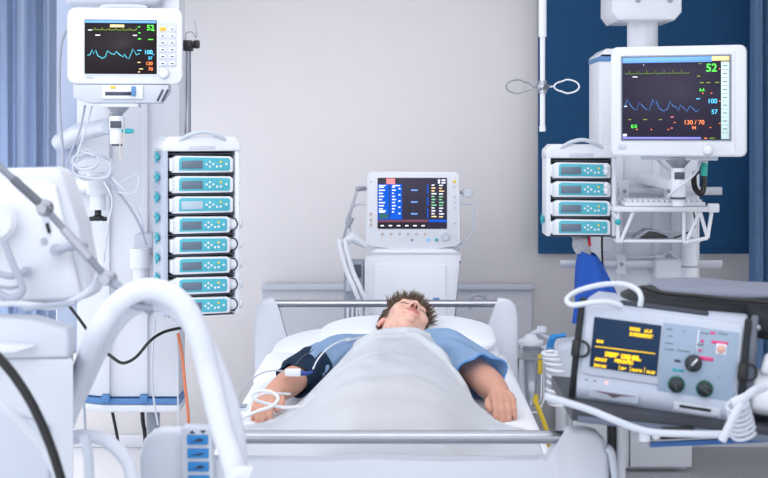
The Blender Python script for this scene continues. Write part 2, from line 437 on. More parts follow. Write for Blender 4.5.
t.part('rotary_knob', MB().lathe([(5.2*s, 0), (5.2*s, .012), (4.6*s, .018), (2, .018)] if 0 else [(5.6*s, 0), (5.2*s, .008), (4.4*s, .02), (3.6*s, .022)], (x, 0, z), 24, Matrix.Rotation(PI/2, 4, 'X')), offwhite)
x, z = F(90, 78)
t.part('logo_mark', quad(MB(), x-3*s, x+4*s, z-.8*s, z+.8*s, -.0002, .0006), coolgrey)
# carrying rack below the housing
m = MB()
pts = [F(74, 84.5), F(168, 84.5), F(168, 91), F(160, 103), F(88, 103), F(74, 98)]
m.prism(pts, .0, .13, 'Y', .004)
rk = t.part('module_rack', m, coolgrey)
(a0, b0), (a1, b1) = F(104, 97), F(141, 89.5)
t.part('module', MB().bx(F(103, 0)[0], F(143, 0)[0], -.012, .01, F(0, 99)[1], F(0, 85.5)[1], .002), offwhite, rk)
t.part('slot', quad(MB(), F(106, 0)[0], F(132, 0)[0], F(0, 95.5)[1], F(0, 92)[1], -.0122), darkgrey, rk)
t.part('yellow_sticker', quad(MB(), F(111, 0)[0], F(116, 0)[0], F(0, 88.8)[1], F(0, 86)[1], -.0122), yellow, rk)
t.part('blue_plug', MB().bx(F(132, 0)[0], F(136, 0)[0], -.028, -.010, F(0, 96)[1], F(0, 86.5)[1], .002), bluecap, rk)
for k in range(2):
    p0, p1 = F(157+5*k, 101), F(162.5+5*k, 89.5)
    t.part('vent_slot', MB().tube([(p0[0], -.002, p0[1]), (p1[0], -.002, p1[1])], .0035, 6), darkgrey, rk)
t.part('base_plate', MB().bx(F(100, 0)[0], F(138, 0)[0], .01, .12, F(0, 107)[1], F(0, 102.5)[1], .003), offwhite)
t.part('top_handle', MB().tube(spline([(F(100, 0)[0], .05, F(0, 9)[1]), (F(104, 0)[0], .05, F(0, 5.5)[1]), (F(140, 0)[0], .05, F(0, 5.5)[1]), (F(144, 0)[0], .05, F(0, 9)[1])], 6), .008, 8), coolgrey)

# ------------------------------------------------------------------ infusion pumps and their towers
def make_pump(name, label, group, W, syringe, pale=False):
    "front faces -Y, origin at the middle of the bottom edge"
    H = .058
    t = Thing(name, label, 'infusion pump', group=group)
    m = MB()
    pts = [(-W/2+.006, 0), (W/2-.004, 0), (W/2, .006), (W/2, H-.012), (W/2-.01, H-.003), (-W/2+.02, H), (-W/2+.004, H-.01), (-W/2, .02)]
    m.prism(pts, 0, .11, 'Y', .004, 2); t.part('case', m, white)
    t.part('side_grip', MB().bx(-W/2-.004, -W/2+.008, -.006, .05, .006, H-.008, .003), offwhite)
    k0, k1 = -W/2+.028, W/2-.012
    kp = t.part('keypad', MB().prism([(k0, .008), (k1-.004, .006), (k1, .012), (k1, H-.013), (k1-.006, H-.009), (k0+.01, H-.005), (k0, H-.011)], -.002, .001, 'Y', .0006), tealpad)
    mid = k0+(k1-k0)*.46
    t.part('display', MB().bx(k0+.008, mid, -.004, -.001, .014, H-.017, .001), lcdlight if pale else lcd, kp)
    L = k1-mid
    for (fx, fz, m_) in ((.14, .5, white), (.26, .72, white), (.26, .28, white), (.38, .5, white), (.52, .28, white), (.66, .72, yellow), (.66, .3, white), (.86, .5, white)):
        t.part('key', MB().lathe([(.0042, 0), (.0042, .0016), (.003, .0024)], (mid+L*fx, -.002, .010+(H-.022)*fz), 10, Matrix.Rotation(PI/2, 4, 'X')), m_, kp)
    if syringe:
        t.part('syringe_drive', MB().tube([(W/2+.0, .03, .028), (W/2+.035, .03, .028)], [.022, .022], 16), offwhite)
        t.part('cap', MB().tube([(W/2+.035, .03, .028), (W/2+.048, .03, .028)], [.020, .014], 16), white)
        t.part('black_lead', MB().tube(spline([(W/2+.0, -.004, H-.008), (W/2+.014, -.014, H-.012), (W/2+.02, -.016, .028), (W/2+.012, -.012, .012), (W/2, -.004, .008)], 5), .0025, 6), cable_black)
    return t.o

def tower(name, label, loc, rz, W, n, pitch, side, dep=.16):
    t = Thing(name, label, 'pump tower', loc, rz)
    Ht = n*pitch
    for sx in (-1, 1):
        x = sx*(W/2+.011)
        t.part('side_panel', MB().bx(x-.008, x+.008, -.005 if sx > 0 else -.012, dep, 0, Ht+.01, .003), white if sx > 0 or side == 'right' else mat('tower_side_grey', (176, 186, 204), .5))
    t.part('back_panel', MB().bx(-W/2-.01, W/2+.01, dep-.01, dep+.005, 0, Ht+.01), coolgrey)
    t.part('wall_bracket', MB().bx(-.03, .03, dep, dep+(.20 if side == 'left' else .27), Ht*.45, Ht*.55, .004), alu)
    for k in range(n+1):
        t.part('shelf', MB().bx(-W/2, W/2, .0, dep-.01, k*pitch-.003, k*pitch+.001), darkgrey)
    z0 = Ht+.008
    m = MB().prism([(-W/2-.022, z0), (W/2+.022, z0), (W/2+.02, z0+.03), (W/2, z0+.05), (-W/2, z0+.05), (-W/2-.02, z0+.03)], -.012, dep, 'Y', .008, 3)
    top = t.part('hood', m, white)
    t.part('rating_plate', MB().bx(-W*.2, W*.2, -.0135, -.0115, z0+.006, z0+.018, .0005), coolgrey, top)
    hp = spline([(-W*.36, -.004, z0+.034), (-W*.2, -.02, z0+.056), (0, -.024, z0+.066), (W*.2, -.02, z0+.056), (W*.38, -.004, z0+.034)], 8)
    t.part('handle', MB().tube(hp, .0075, 10, up=(0, 0, 1)), coolgrey)
    ks = range(n+1) if side == 'left' else (1, )
    for k in ks:
        z = k*pitch-.012 if k else .03
        kn = MB().tube([(-W/2-.018, .06, z+.0), (-W/2-.026, .06, z)], [.010, .012], 10).box((-W/2-.028, .06, z), (.006, .014, .040), .002).box((-W/2-.028, .06, z), (.006, .060, .013), .002)
        t.part('clamp_knob', kn, teal)
    if side == 'left':
        for k in (n, n-1, n-2):
            t.part('side_button', MB().ball((W/2+.021, .03, k*pitch-.035), .010, (.8, .8, 1)), teal)
    return t

ordn = ['topmost', 'second', 'third', 'fourth', 'fifth', 'sixth', 'seventh', 'lowest']
# left tower
Dl = 4.5; pitch = .0687; W = .216
lo = P(201.5, 315, Dl); rzl = math.radians(22)
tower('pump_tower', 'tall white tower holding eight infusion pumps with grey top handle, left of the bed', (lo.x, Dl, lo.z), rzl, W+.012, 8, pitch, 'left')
R = Matrix.Rotation(rzl, 3, 'Z')
def place(o, k, n, base, Rz, rz, dx=0, dy=-.012):
    v = V((dx, dy, (n-1-k)*pitch+.004)); o.location = V(base)+Rz @ v; o.rotation_euler = (0, 0, rz)
words_l = ['topmost pump of the left tower, small grey display above seven others', 'second pump from the top of the left tower', 'third pump of the left tower, pale display',
           'fourth pump down in the left tower, topmost with black lead', 'fifth pump down in the left tower, fourth from its foot', 'sixth pump down in the left tower, third from its foot',
           'seventh pump down in the left tower, directly above the lowest', 'lowest pump of the left tower, at its foot']
p_plain = make_pump('infusion_pump', '', 'pumps in the left tower', W, False)
p_pale = make_pump('infusion_pump', '', 'pumps in the left tower', W, False, True)
p_syr = make_pump('infusion_pump', '', 'pumps in the left tower', W-.012, True)
used = set()
def use(p):
    if p not in used: used.add(p); return p
    return copy_tree(p)
for k in range(8):
    o = use(p_plain if k < 2 else p_pale if k == 2 else p_syr)
    o['label'] = 'white and teal ' + words_l[k]
    place(o, k, 8, (lo.x, Dl, lo.z), R, rzl, -.004 if k > 2 else 0)
# right tower
Dr = 4.8
ro = P(581, 236, Dr)
tower('pump_tower', 'short white tower of four infusion pumps in front of the navy blind', (ro.x, Dr, ro.z), 0, W+.0, 4, pitch, 'right', .135)
words_r = ['topmost pump of the short right tower, beside the large monitor', 'second pump from the top of the short right tower', 'third pump down in the short right tower', 'lowest pump of the short right tower, above the blue bag']
for k in range(4):
    o = copy_tree(p_syr if k < 2 and False else p_plain)
    o['group'] = 'pumps in the right tower'
    o['label'] = 'white and teal ' + words_r[k]
    place(o, k, 4, (ro.x, Dr, ro.z), Matrix.Identity(3), 0, -.002)
    if k < 2:
        m = MB().tube([(W/2-.018, -.010, .030), (W/2-.018, -.014, .044), (W/2-.018, -.010, .052)], [.008, .011, .008], 10).tube([(W/2-.018, -.010, .012), (W/2-.018, -.012, .034)], [.009, .010], 10)
        finish(m, 'pump_door_latch', offwhite, o)

# chrome pole behind the left tower
c = P(185, 130, 4.62)
t = Thing('drip_pole', 'chrome drip pole with black clamp rising behind the left pump tower', 'pole', (c.x, 4.68, px_z(318, 4.62)))
t.part('pole', MB().cyl((c.x, 4.68, px_z(318, 4.62)), (c.x, 4.68, px_z(42, 4.62)), .0115), chrome, world=True)
t.part('bracket', MB().bx(c.x-.12, c.x+.012, 4.67, 4.97, px_z(205, 4.62)-.02, px_z(205, 4.62)+.02, .004), alu, world=True)
z = px_z(45, 4.62)
t.part('clamp', MB().bx(c.x-.016, c.x+.018, 4.655, 4.70, z-.018, z+.020, .004).box((c.x+.032, 4.675, z+.006), (.022, .02, .03), .006).cyl((c.x+.01, 4.675, z), (c.x+.04, 4.675, z), .008), black, world=True)
t.part('hook', MB().tube(spline([(c.x-.008, 4.68, z+.02), (c.x-.006, 4.68, z+.045), (c.x+.014, 4.68, z+.05), (c.x+.03, 4.68, z+.03), (c.x+.03, 4.68, z+.055), (c.x+.024, 4.68, z+.09)], 5), .0022, 6), steel, world=True)

# ------------------------------------------------------------------ right supply column
D = 5.2
x0, x1 = px_x(599, D), px_x(700, D)
zt, zb = px_z(60, D), px_z(405, D)
t = Thing('supply_column', 'white supply column with blue rim behind the large right monitor', 'supply column', ((x0+x1)/2, D+.15, zb))
t.part('body', MB().bx(x0, x1, D, D+.28, zb, zt, .01, 3), white, world=True)
t.part('blue_trim', MB().bx(x0-.002, x1+.002, D-.004, D+.282, zt-.005, zt+.014, .003), bluecap, world=True)
m = MB().prism([(x0, zt+.014), (x1, zt+.014), (x1, zt+.02), (x1-.03, zt+.045), (x0+.03, zt+.045), (x0, zt+.02)], D, D+.28, 'Y', .008, 3)
t.part('cap', m, white, world=True)
for px in (619, 656, 674):
    t.part('rail_strip', MB().bx(px_x(px-3.5, D), px_x(px+3.5, D), D-.016, D+.002, px_z(400, D), px_z(150, D), .002), offwhite, world=True)
t.part('hanger_tube', MB().cyl((px_x(649, D), D+.14, zt+.04), (px_x(649, D), D+.14, 2.2), .062), offwhite, world=True)
m = MB().prism([(px_x(612, D), px_z(-60, D)), (px_x(612, D), px_z(12, D)), (px_x(618, D), px_z(20, D)), (px_x(675, D), px_z(20, D)), (px_x(682, D), px_z(12, D)), (px_x(682, D), px_z(-60, D))], D+.0, D+.30, 'Y', .008, 3)
hb = t.part('ceiling_box', m, offwhite, world=True)
for px in (638, 670):
    t.part('screw_cap', MB().cyl((px_x(px, D), D+.002, px_z(0, D)), (px_x(px, D), D-.006, px_z(0, D)), .011), midgrey, hb, world=True)
t.part('ceiling_tube', MB().cyl((px_x(649, D), D+.15, 2.2), (px_x(649, D), D+.15, 3.0), .1), white, world=True)

# equipment rails on the column
def rail(label, xa, xb, py, d, extra):
    a, b = P(xa, py, d), P(xb, py, d)
    t = Thing('equipment_rail', label, 'rail', tuple(a.lerp(b, .5)))
    t.part('bar', MB().bx(a.x, b.x, d-.005, d+.007, a.z-.016, a.z+.016, .002), alu, world=True)
    for px in extra:
        c = P(px, py, d)
        k = t.part('clamp', MB().bx(c.x-.018, c.x+.018, d-.014, d+.02, c.z-.04, c.z+.04, .003), offwhite, world=True)
        t.part('screw', MB().cyl((c.x, d-.013, c.z), (c.x, d-.02, c.z), .007), midgrey, k, world=True)
        t.part('standoff', MB().bx(c.x-.012, c.x+.012, d+.007, 5.19, c.z-.012, c.z+.012, .002), offwhite, world=True)
rail('long aluminium equipment rail low on the right column, behind the blue bag', 560, 722, 264, 5.14, (621, 660))
rail('aluminium equipment rail high on the right column, behind the monitor joint', 618, 722, 191, 5.14, (624, 668))

# large right monitor
d = 4.5; s = d/F_PX; rz = math.radians(-19)
cc = P(677.5, 101, d); hh = 56*s
t = Thing('patient_monitor', 'large white patient monitor at upper right, green heart rate 52 on a violet dark screen', 'monitor', (cc.x, d, cc.z-hh), rz)
co = math.cos(rz)*1.0
def F(px, py): return ((px-676)*s/co, (101-py)*s+hh)
(ax, az), (bx_, bz) = F(613, 156.5), F(739, 46)
m = MB().prism(rrect(bx_-ax, bz-az, .02, 6, (ax+bx_)/2, (az+bz)/2), 0, .035, 'Y', .007, 3)
m.prism(rrect(bx_-ax-.03, bz-az-.03, .02, 6, (ax+bx_)/2, (az+bz)/2), .033, .09, 'Y', .016, 3)
m.prism(rrect((bx_-ax)*.6, (bz-az)*.6, .02, 6, (ax+bx_)/2, (az+bz)/2), .085, .13, 'Y', .012, 3)
t.part('housing', m, white)
(a0, b0), (a1, b1) = F(619, 157), F(729, 51.5)
t.part('inner_bezel', MB().prism(rrect(a1-a0, b1-b0-.006, .006, 4, (a0+a1)/2, (b0+b1)/2+.003), -.003, .002, 'Y', .0015), offwhite)
(a0, b0), (a1, b1) = F(622.5, 141), F(726, 55)
t.part('screen_frame', MB().prism(rrect(a1-a0, b1-b0, .003, 3, (a0+a1)/2, (b0+b1)/2), -.006, -.001, 'Y', .001), midgrey)
(a0, b0), (a1, b1) = F(624, 139.8), F(724.5, 56.5)
screen = t.part('screen', quad(MB(), a0, a1, b0, b1, -.0062), scr_dark)
yy = -.0082
def rectp(name, xa, xb, ya, yb, m_, par=None):
    (a0, b0), (a1, b1) = F(xa, yb), F(xb, ya); return sub(name, quad(MB(), a0, a1, b0, b1, yy, .0008), m_, par)
rectp('title_bar', 624.5, 708, 57, 62.5, g_lblue); rectp('alarm_message', 708, 724, 57, 61.5, g_sand)
rectp('status_bar', 624.5, 698, 137, 139.2, g_violet)
mn = rectp('menu_bar', 716.5, 724, 62.5, 139, g_pale)
for k in range(9):
    (a0, b0), (a1, b1) = F(717, 70.6+k*7.8), F(723.5, 70.2+k*7.8)
    t.part('divider', quad(MB(), a0, a1, b0, b1, yy-.0006, .0005), grey_ink, mn)
    (a0, b0), (a1, b1) = F(718, 67+k*7.8), F(722, 66+k*7.8)
    t.part('menu_caption', quad(MB(), a0, a1, b0, b1, yy-.0006, .0005), grey_ink, mn)
rectp('icon', 624.8, 628.5, 134, 136.5, g_white)
ecg = []
for k in range(90):
    x = 627+k*.68; ecg.append((x, 73.3-(3.2 if k % 12 == 6 else -.8 if k % 12 == 7 else .3*math.sin(k*1.3))))
sub('ecg_trace', trace(ecg, .0008), g_olive)
pl = [(626, 108), (629, 99), (632, 105), (635.5, 109), (638, 110), (640.5, 102), (643, 105), (647, 109.5), (650, 110), (653.5, 99), (655, 104), (656.5, 101), (659, 108), (663, 111), (667, 109), (669.5, 101.5), (672, 106), (675, 107), (677, 111), (679, 105), (682, 108), (685, 111.5), (688, 106), (691, 109), (693.5, 112), (696, 110)]
sub('pulse_trace', trace(pl, .0013), g_trace)
lt('52', 702.5, 72, 9, g_green, bold=.001); lt('100', 704, 103.5, 5.2, g_cyan, bold=.0006); lt('57', 707.5, 114, 5, g_cyan, bold=.0006)
lt('130 / 70', 682, 124.4, 5, g_orange, bold=.0005); lt('94', 689.5, 129.3, 3.6, g_orange, bold=.0004)
lt('0.0', 632.5, 128, 4, g_green, bold=.0004); lt('6.6', 696.5, 91.5, 3.4, g_green, bold=.0003)
for (px, py, w_, m_) in ((634, 77, 5, g_white), (644, 65, 1, g_white), (696, 64.5, 3, g_olive), (694.5, 77, 3, g_olive), (697, 83.5, 4, g_olive), (703, 83.5, 4, g_olive), (711, 83.5, 4, g_olive),
                        (693.5, 99.5, 4, g_cyan), (626, 106.5, 3, g_white), (630, 120, 3, g_olive), (644, 120, 4, g_olive), (659, 120, 3, g_olive), (670, 117.5, 3, g_pink), (670, 128.5, 2, g_pink),
                        (637.5, 130, 1.5, g_orange), (651, 130, 1.5, g_orange), (667, 130, 1.5, g_orange), (706, 128, 1.5, g_orange), (714.6, 124, 1.4, g_orange), (714.6, 102, 1.4, g_orange),
                        (699, 94, 1.4, g_orange), (707, 94, 1.4, g_orange), (714.6, 70, 1.4, g_orange), (701, 138.5, 3, g_orange), (706, 138.5, 5, g_olive), (673, 123, 1.5, g_orange)):
    x, z = F(px, py); sub('caption', quad(MB(), x, x+w_*s, z, z+.9*s, yy, .0008), m_)
x, z = F(704.5, 150)
t.part('rotary_knob', MB().lathe([(5.6*s, 0), (5.2*s, .008), (4.4*s, .016), (3.4*s, .018)], (x, -.002, z), 28, Matrix.Rotation(PI/2, 4, 'X')), offwhite)
x, z = F(624, 147)
sy = t.part('power_key', MB().prism(rrect(8*s, 5.4*s, 1*s, 3, x, z), -.005, -.002, 'Y', .0006), coolgrey)
t.part('bottom_plug_row', MB().bx(F(640, 0)[0], F(712, 0)[0], .03, .06, -.012, .004, .003), coolgrey)

# joint below the large monitor
c = P(678, 180, 4.56); s5 = 4.56/F_PX
t = Thing('monitor_arm', 'steel cone and white swivel joint under the large right monitor', 'monitor arm', (c.x, c.y, c.z-.07))
t.part('mounting_cone', MB().lathe([(6*s5, 12*s5), (8*s5, 15*s5), (12*s5, 19*s5), (12.5*s5, 22*s5)], c, 28), steel, world=True)
t.part('joint', MB().lathe([(7*s5, -17*s5), (7.5*s5, -15*s5), (7.5*s5, 0), (7*s5, 2*s5), (7*s5, 12*s5)], c, 28), white, world=True)
t.part('black_band', MB().bx(c.x-5*s5, c.x+5*s5, c.y-8*s5, c.y-6*s5, c.z+1*s5, c.z+8*s5, .002), darkgrey, world=True)
t.part('lock_ring', MB().cyl(c-V((0, 0, 17*s5)), c-V((0, 0, 19*s5)), 7.8*s5), darkgrey, world=True)
t.part('bracket', MB().bx(c.x-.028, c.x+.028, c.y+.02, 5.185, c.z-.035, c.z+.0, .006), offwhite, world=True)
t.part('stem', MB().cyl(c-V((0, 0, 19*s5)), c-V((0, 0, 26*s5)), 6*s5), offwhite, world=True)

# shelf with triangular brackets
ds, db = 4.72, 5.18
t = Thing('equipment_shelf', 'white two-level shelf with triangular brackets below the large monitor', 'shelf', tuple(P(665, 242, 4.95)))
zt = px_z(212, ds)
xl, xr = px_x(613, ds), px_x(711, ds)
t.part('keyboard_shelf', MB().bx(xl, xr, ds, db-.12, zt, zt+.018, .004), white, world=True)
t.part('end_grip', MB().bx(xr-.01, xr+.03, ds-.005, ds+.02, zt-.002, zt+.03, .005), white, world=True)
zl = px_z(243, ds); xl2, xr2 = px_x(617, ds), px_x(702, ds)
t.part('lower_shelf', MB().bx(xl2, xr2, ds+.02, db-.02, zl, zl+.010, .002), offwhite, world=True)
for (xa, sgn) in ((px_x(619, ds), 1), (px_x(685, ds), 1)):
    for dd in ((ds+.02,) if sgn > 0 else ()):
        m = MB()
        r = .007
        A, B, C_ = V((xa, dd, zt)), V((xa+.0, dd, zl)), V((xa+.09, dd, zt))
        if xa > .9: pts = [(A, B), (B, B+V((.085, 0, .016))), (B+V((.085, 0, .016)), V((xa+.10, dd, zt))), (V((xa+.012, dd, zl+.01)), V((xa+.058, dd, zt))), (V((xa+.058, dd, zt)), B+V((.085, 0, .016)))]
        else: pts = [(A, B), (B+V((.008, 0, 0)), V((xa+.055, dd, zt))), (V((xa-.0, dd, zt-.03)), V((xa-.02, dd, zt)))]
        for (p, q_) in pts: m.cyl(p, q_, r, n=8)
        t.part('bracket', m, white, world=True)
t.part('back_post', MB().cyl((px_x(689, 5.1), 5.1, px_z(284, 5.1)), (px_x(689, 5.1), 5.1, px_z(200, 5.1)), .033), white, world=True)
t.part('post_band', MB().cyl((px_x(689, 5.1), 5.1, px_z(267, 5.1)), (px_x(689, 5.1), 5.1, px_z(265.5, 5.1)), .0345), midgrey, world=True)
t.part('fixing_plate', MB().bx(px_x(655, 5.1), px_x(690, 5.1), 5.09, 5.185, px_z(279, 5.1), px_z(259, 5.1), .01, 3), offwhite, world=True)
t.part('side_knob', MB().ball(P(618, 222, ds-.01), .011, (1, .8, 1)), teal, world=True)

# keyboard on the shelf
kx0, kx1 = px_x(622, 4.8), px_x(702, 4.8)
t = Thing('keyboard', 'white keyboard lying on the upper shelf below the large monitor', 'keyboard', ((kx0+kx1)/2, 4.8, zt+.018))
t.part('case', MB().bx(kx0, kx1, ds+.02, ds+.16, zt+.019, zt+.034, .004), offwhite, world=True)
for r_ in range(4):
    for c_ in range(14):
        w_ = (kx1-kx0-.02)/14
        x = kx0+.01+w_*(c_+.5); y = ds+.04+r_*.03
        t.part('key', MB().box((x, y, zt+.038), (w_*.82, .024, .009), .002, 1), white, world=True)

# scanner lying on the lower shelf
c = P(652, 237, 4.82)
t = Thing('handset', 'grey and black wedge-shaped handset lying on the lower shelf', 'handset', (c.x, 4.82, zl+.01))
def wedge(off, zz, w0):
    pts = [(-.075, 0), (.075, 0), (.06, .012), (.01, .030), (-.025, .034), (-.055, .014)]
    return [(p[0]*w0+c.x, p[1]*zz+zl+.0105+off) for p in pts]
t.part('shell', MB().prism(wedge(0, 1, 1), 4.78, 4.86, 'Y', .006, 3), midgrey, world=True)
t.part('dark_face', MB().prism(wedge(.004, .7, .7), 4.770, 4.782, 'Y', .003), cable_black, world=True)
t.part('lead', MB().tube(spline([c+V((.06, 0, -.006)), c+V((.10, -.02, .006)), c+V((.15, -.02, .035)), c+V((.17, .06, .06)), c+V((.17, .1, .1))], 6), .003, 6), cable_black, world=True)

# hanging pole with two loops
d = 4.7
c = P(542.5, 87, d); s = d/F_PX
t = Thing('drip_pole', 'thin white hanging pole with two wire loops in front of the blind edge', 'pole', (c.x, d, px_z(131, d)))
t.part('outer_tube', MB().cyl((c.x, d, px_z(37, d)), (c.x, d, 3.0), 4*s), white, world=True)
t.part('inner_rod', MB().cyl((c.x, d, px_z(131, d)), (c.x, d, px_z(36, d)), 2.6*s), offwhite, world=True)
t.part('tip', MB().cyl((c.x, d, px_z(131.5, d)), (c.x, d, px_z(126, d)), 3.2*s), offwhite, world=True)
t.part('clamp', MB().ball(c, 6*s, (1.1, .9, .8)).cyl(c+V((0, 0, -.022)), c+V((0, 0, .022)), 4*s), steel, world=True)
t.part('clamp_screw', MB().cyl(c+V((.012, -.03, .002)), c+V((.012, -.012, .002)), .010), darkgrey, world=True)
for sg in (-1, 1):
    pts = [c+V((sg*.01, 0, 0)), c+V((sg*11*s, -.004, .5*s))]
    loop = [c+V((sg*(24*s-12.5*s*math.cos(a)), -.004, 6.8*s*math.sin(a)*(1 if math.cos(a) < .3 else .8)+.5*s)) for a in [2*PI*x/16 for x in range(0, 17)]]
    t.part('loop', MB().tube(spline(pts+loop, 3), 0.85*s, 8), chrome if sg < 0 else white, world=True)

# royal blue bag under the pump tower
d = 4.86
t = Thing('drawstring_bag', 'royal blue cloth bag with crumpled white top, hung under the right pump tower', 'bag', tuple(P(590, 236, d)))
top, bot = P(588, 252, d), P(600, 322, d)
def f(u, v):
    a = 2*PI*u; k = v
    cx = top.x+(bot.x-top.x)*k**1.1; wx = (8+17*k**.7)*d/F_PX; wy = .03+.05*k
    fold = 1+.16*math.sin(a*5+k*3)*(.4+k)
    return V((cx+wx*math.cos(a)*fold, d+wy*math.sin(a)*fold, top.z+(bot.z-top.z)*v+.012*math.cos(a-2.6)*(1-k)))
m = MB().grid(f, 60, 14)
m.ball(V((bot.x, d, bot.z)), .075, (1.05, 1.0, .35))
t.part('cloth', m, bluecloth, world=True)
def f(u, v):
    a = 2*PI*u; r = (6.5+2*v)*d/F_PX*(1+.22*math.sin(a*4+6*v))
    p = P(584-7*v+3*v*v, 255-18*v, d)
    return V((p.x+r*math.cos(a), d+r*.7*math.sin(a), p.z+.006*math.sin(a*2)))
t.part('crumpled_top', MB().grid(f, 40, 8, .002), white, world=True)
t.part('red_tag', MB().tube([P(588.5, 234, d-.005), P(589.5, 240, d-.015), P(590, 246, d-.02)], .005, 6), mat('red_tag', (206, 40, 66), .5), world=True)

# ------------------------------------------------------------------ ventilator behind the bed head
d = 5.4; s = d/F_PX
cc = P(412.5, 210.5, d)
t = Thing('ventilator', 'white ventilator with blue and black data screen standing behind the bed head', 'ventilator', (cc.x, d+.15, 0))
def F(px, py): return ((px-CX)*s, EYE-(py-HY)*s)
y0 = d
class _W: pass
def quadw(mb, px0, px1, py0, py1, y, th=.0008): return mb.bx(px0, px1, y-th, y, py0, py1)
(ax, az), (bx_, bz) = F(366, 248), F(460, 171.5)
m = MB().prism([F(367, 174), F(370, 171.6), F(456, 171.8), F(459.5, 174), F(461, 243), F(456, 247), F(430, 249.5), F(396, 249.5), F(369, 247), F(365.5, 243)], y0, y0+.06, 'Y', .007, 3)
m.prism([F(374, 178), F(452, 178), F(452, 242), F(374, 242)], y0+.055, y0+.13, 'Y', .015, 3)
disp = t.part('display_unit', m, white, world=True)
scr = t.part('screen', MB().bx(F(377.5, 0)[0], F(447, 0)[0], y0-.003, y0+.001, F(0, 228.8)[1], F(0, 177.8)[1], .001), scr_dark, disp, world=True)
def R3(name, xa, xb, ya, yb, m_, lift=0, label=None):
    (a0, b0), (a1, b1) = F(xa, yb), F(xb, ya)
    return t.part(name, quadw(MB(), a0, a1, b0, b1, y0-.0032-lift*.0006, .0007), m_, disp, world=True, label=label)
R3('data_column', 377.8, 389, 184, 220, g_blue); R3('data_column', 390, 402, 184, 220, g_blue)
R3('alarm_message', 386.5, 395, 178.6, 184, g_pink)
R3('toolbar', 378, 428, 219.5, 222, g_maroon)
R3('value_strip', 428.5, 447, 219.5, 222, g_blue)
for k in range(6):
    x = 378.5+k*8.2
    R3('soft_key', x, x+7.4, 222.6, 228.2, scr_brown, 1); R3('key_caption', x+2, x+5.4, 225, 226.2, g_white, 2)
for k in range(9):
    R3('data_row', 379, 379+[5, 6, 4, 5, 3, 6, 5, 4, 6][k], 186.5+3.1*k, 187.7+3.1*k, g_white, 1)
    R3('data_row', 392, 392+[3, 4, 2, 3, 4, 3, 4, 3, 2][k], 186.5+3.1*k, 187.6+3.1*k, g_white, 1)
    if k % 2 == 0: R3('data_row', 398.5, 400.5, 188+3.1*k, 189.2+3.1*k, g_white, 1)
R3('data_row', 379, 386, 185, 186, g_white, 1); R3('data_row', 392.5, 400, 185, 186, g_white, 1)
R3('data_row', 379, 386, 210.3, 211.3, g_white, 1); R3('green_field', 379, 388, 213.5, 218.5, g_mint if 0 else mat('dark_green_field', (24, 84, 84), .3, emit=.5), 1)
for k in range(3): R3('trace_caption', 411, 417.5, 189.5+11.8*k, 190.8+11.8*k, g_lblue, 1)
for k in range(3): R3('scale_bar', 427, 428.2, 184.5+12*k, 194+12*k, g_blue, 1)
for k in range(12):
    mm = [g_white, g_sand, g_sand, g_white, g_mint, g_mint, g_mint, g_mint, g_white, g_white, g_white, g_sand][k]
    y = 184.5+2.85*k
    R3('reading', 431.5, 431.5+[3, 4, 3, 5][k % 4], y, y+1.2, mm, 1); R3('reading', 439, 439+[4, 3, 5, 4][k % 4], y+.3, y+1.4, mm, 1)
R3('bell_icon', 438, 440, 179.5, 183.5, g_white, 1); R3('clock', 441.5, 445.5, 179.5, 180.8, g_white, 1); R3('clock', 441.5, 445.5, 182, 183.4, g_white, 1)
def btn(px, py, r, m_, name='button'):
    c = F(px, py)
    t.part(name, MB().cyl((c[0], y0+.001, c[1]), (c[0], y0-.005, c[1]), r*s, r*.8*s, 12), m_, disp, world=True)
tan = mat('tan_button', (196, 178, 172), .5)
for k in range(6): btn(382.5+8.5*k, 234, 1.5, tan)
for py in (214, 220, 225): btn(371, py, 1.7, tan)
btn(371, 181.5, 1.3, coolgrey); btn(454.5, 181.5, 1.7, yellow); btn(454.5, 187, 1.3, coolgrey)
for py in (197, 202.5, 208, 223): btn(455, py, 1.3, coolgrey)
btn(412, 240, 1.6, midgrey); btn(428.5, 240, 1.7, g_lblue); btn(436.5, 240, 1.8, teal)
c = F(445.5, 236.5)
t.part('rotary_knob', MB().cyl((c[0], y0, c[1]), (c[0], y0-.012, c[1]), 4.6*s, 4*s, 24).torus((c[0], y0-.012, c[1]), 3.4*s, .6*s, Matrix.Rotation(PI/2, 4, 'X')), coolgrey, disp, world=True)
# grab handles on both sides, knob, neck
for pts in ([F(366, 205), F(357, 205), F(350, 212), F(351, 236), F(358, 243), F(367, 247)], [F(460, 204.5), F(471, 204.5), F(473, 207), F(473, 230), F(470, 238), F(459, 246)]):
    t.part('grab_handle', MB().tube(spline([(p[0], y0+.03, p[1]) for p in pts], 4), 1.0*s, 8), coolgrey, disp, world=True)
c = F(468, 193)
m = MB()
star = [(c[0]+(5.6 if k % 2 == 0 else 4.6)*s*math.cos(k*PI/5), c[1]+(5.6 if k % 2 == 0 else 4.6)*s*math.sin(k*PI/5)) for k in range(10)]
m.prism(star, y0+.02, y0+.04, 'Y', .004, 2); m.cyl((c[0], y0+.04, c[1]), (c[0]-.03, y0+.06, c[1]), .008)
t.part('star_knob', m, coolgrey, disp, world=True)
t.part('neck', MB().bx(F(385, 0)[0], F(440, 0)[0], y0+.05, y0+.16, F(0, 256)[1], F(0, 244)[1], .01), coolgrey, world=True)
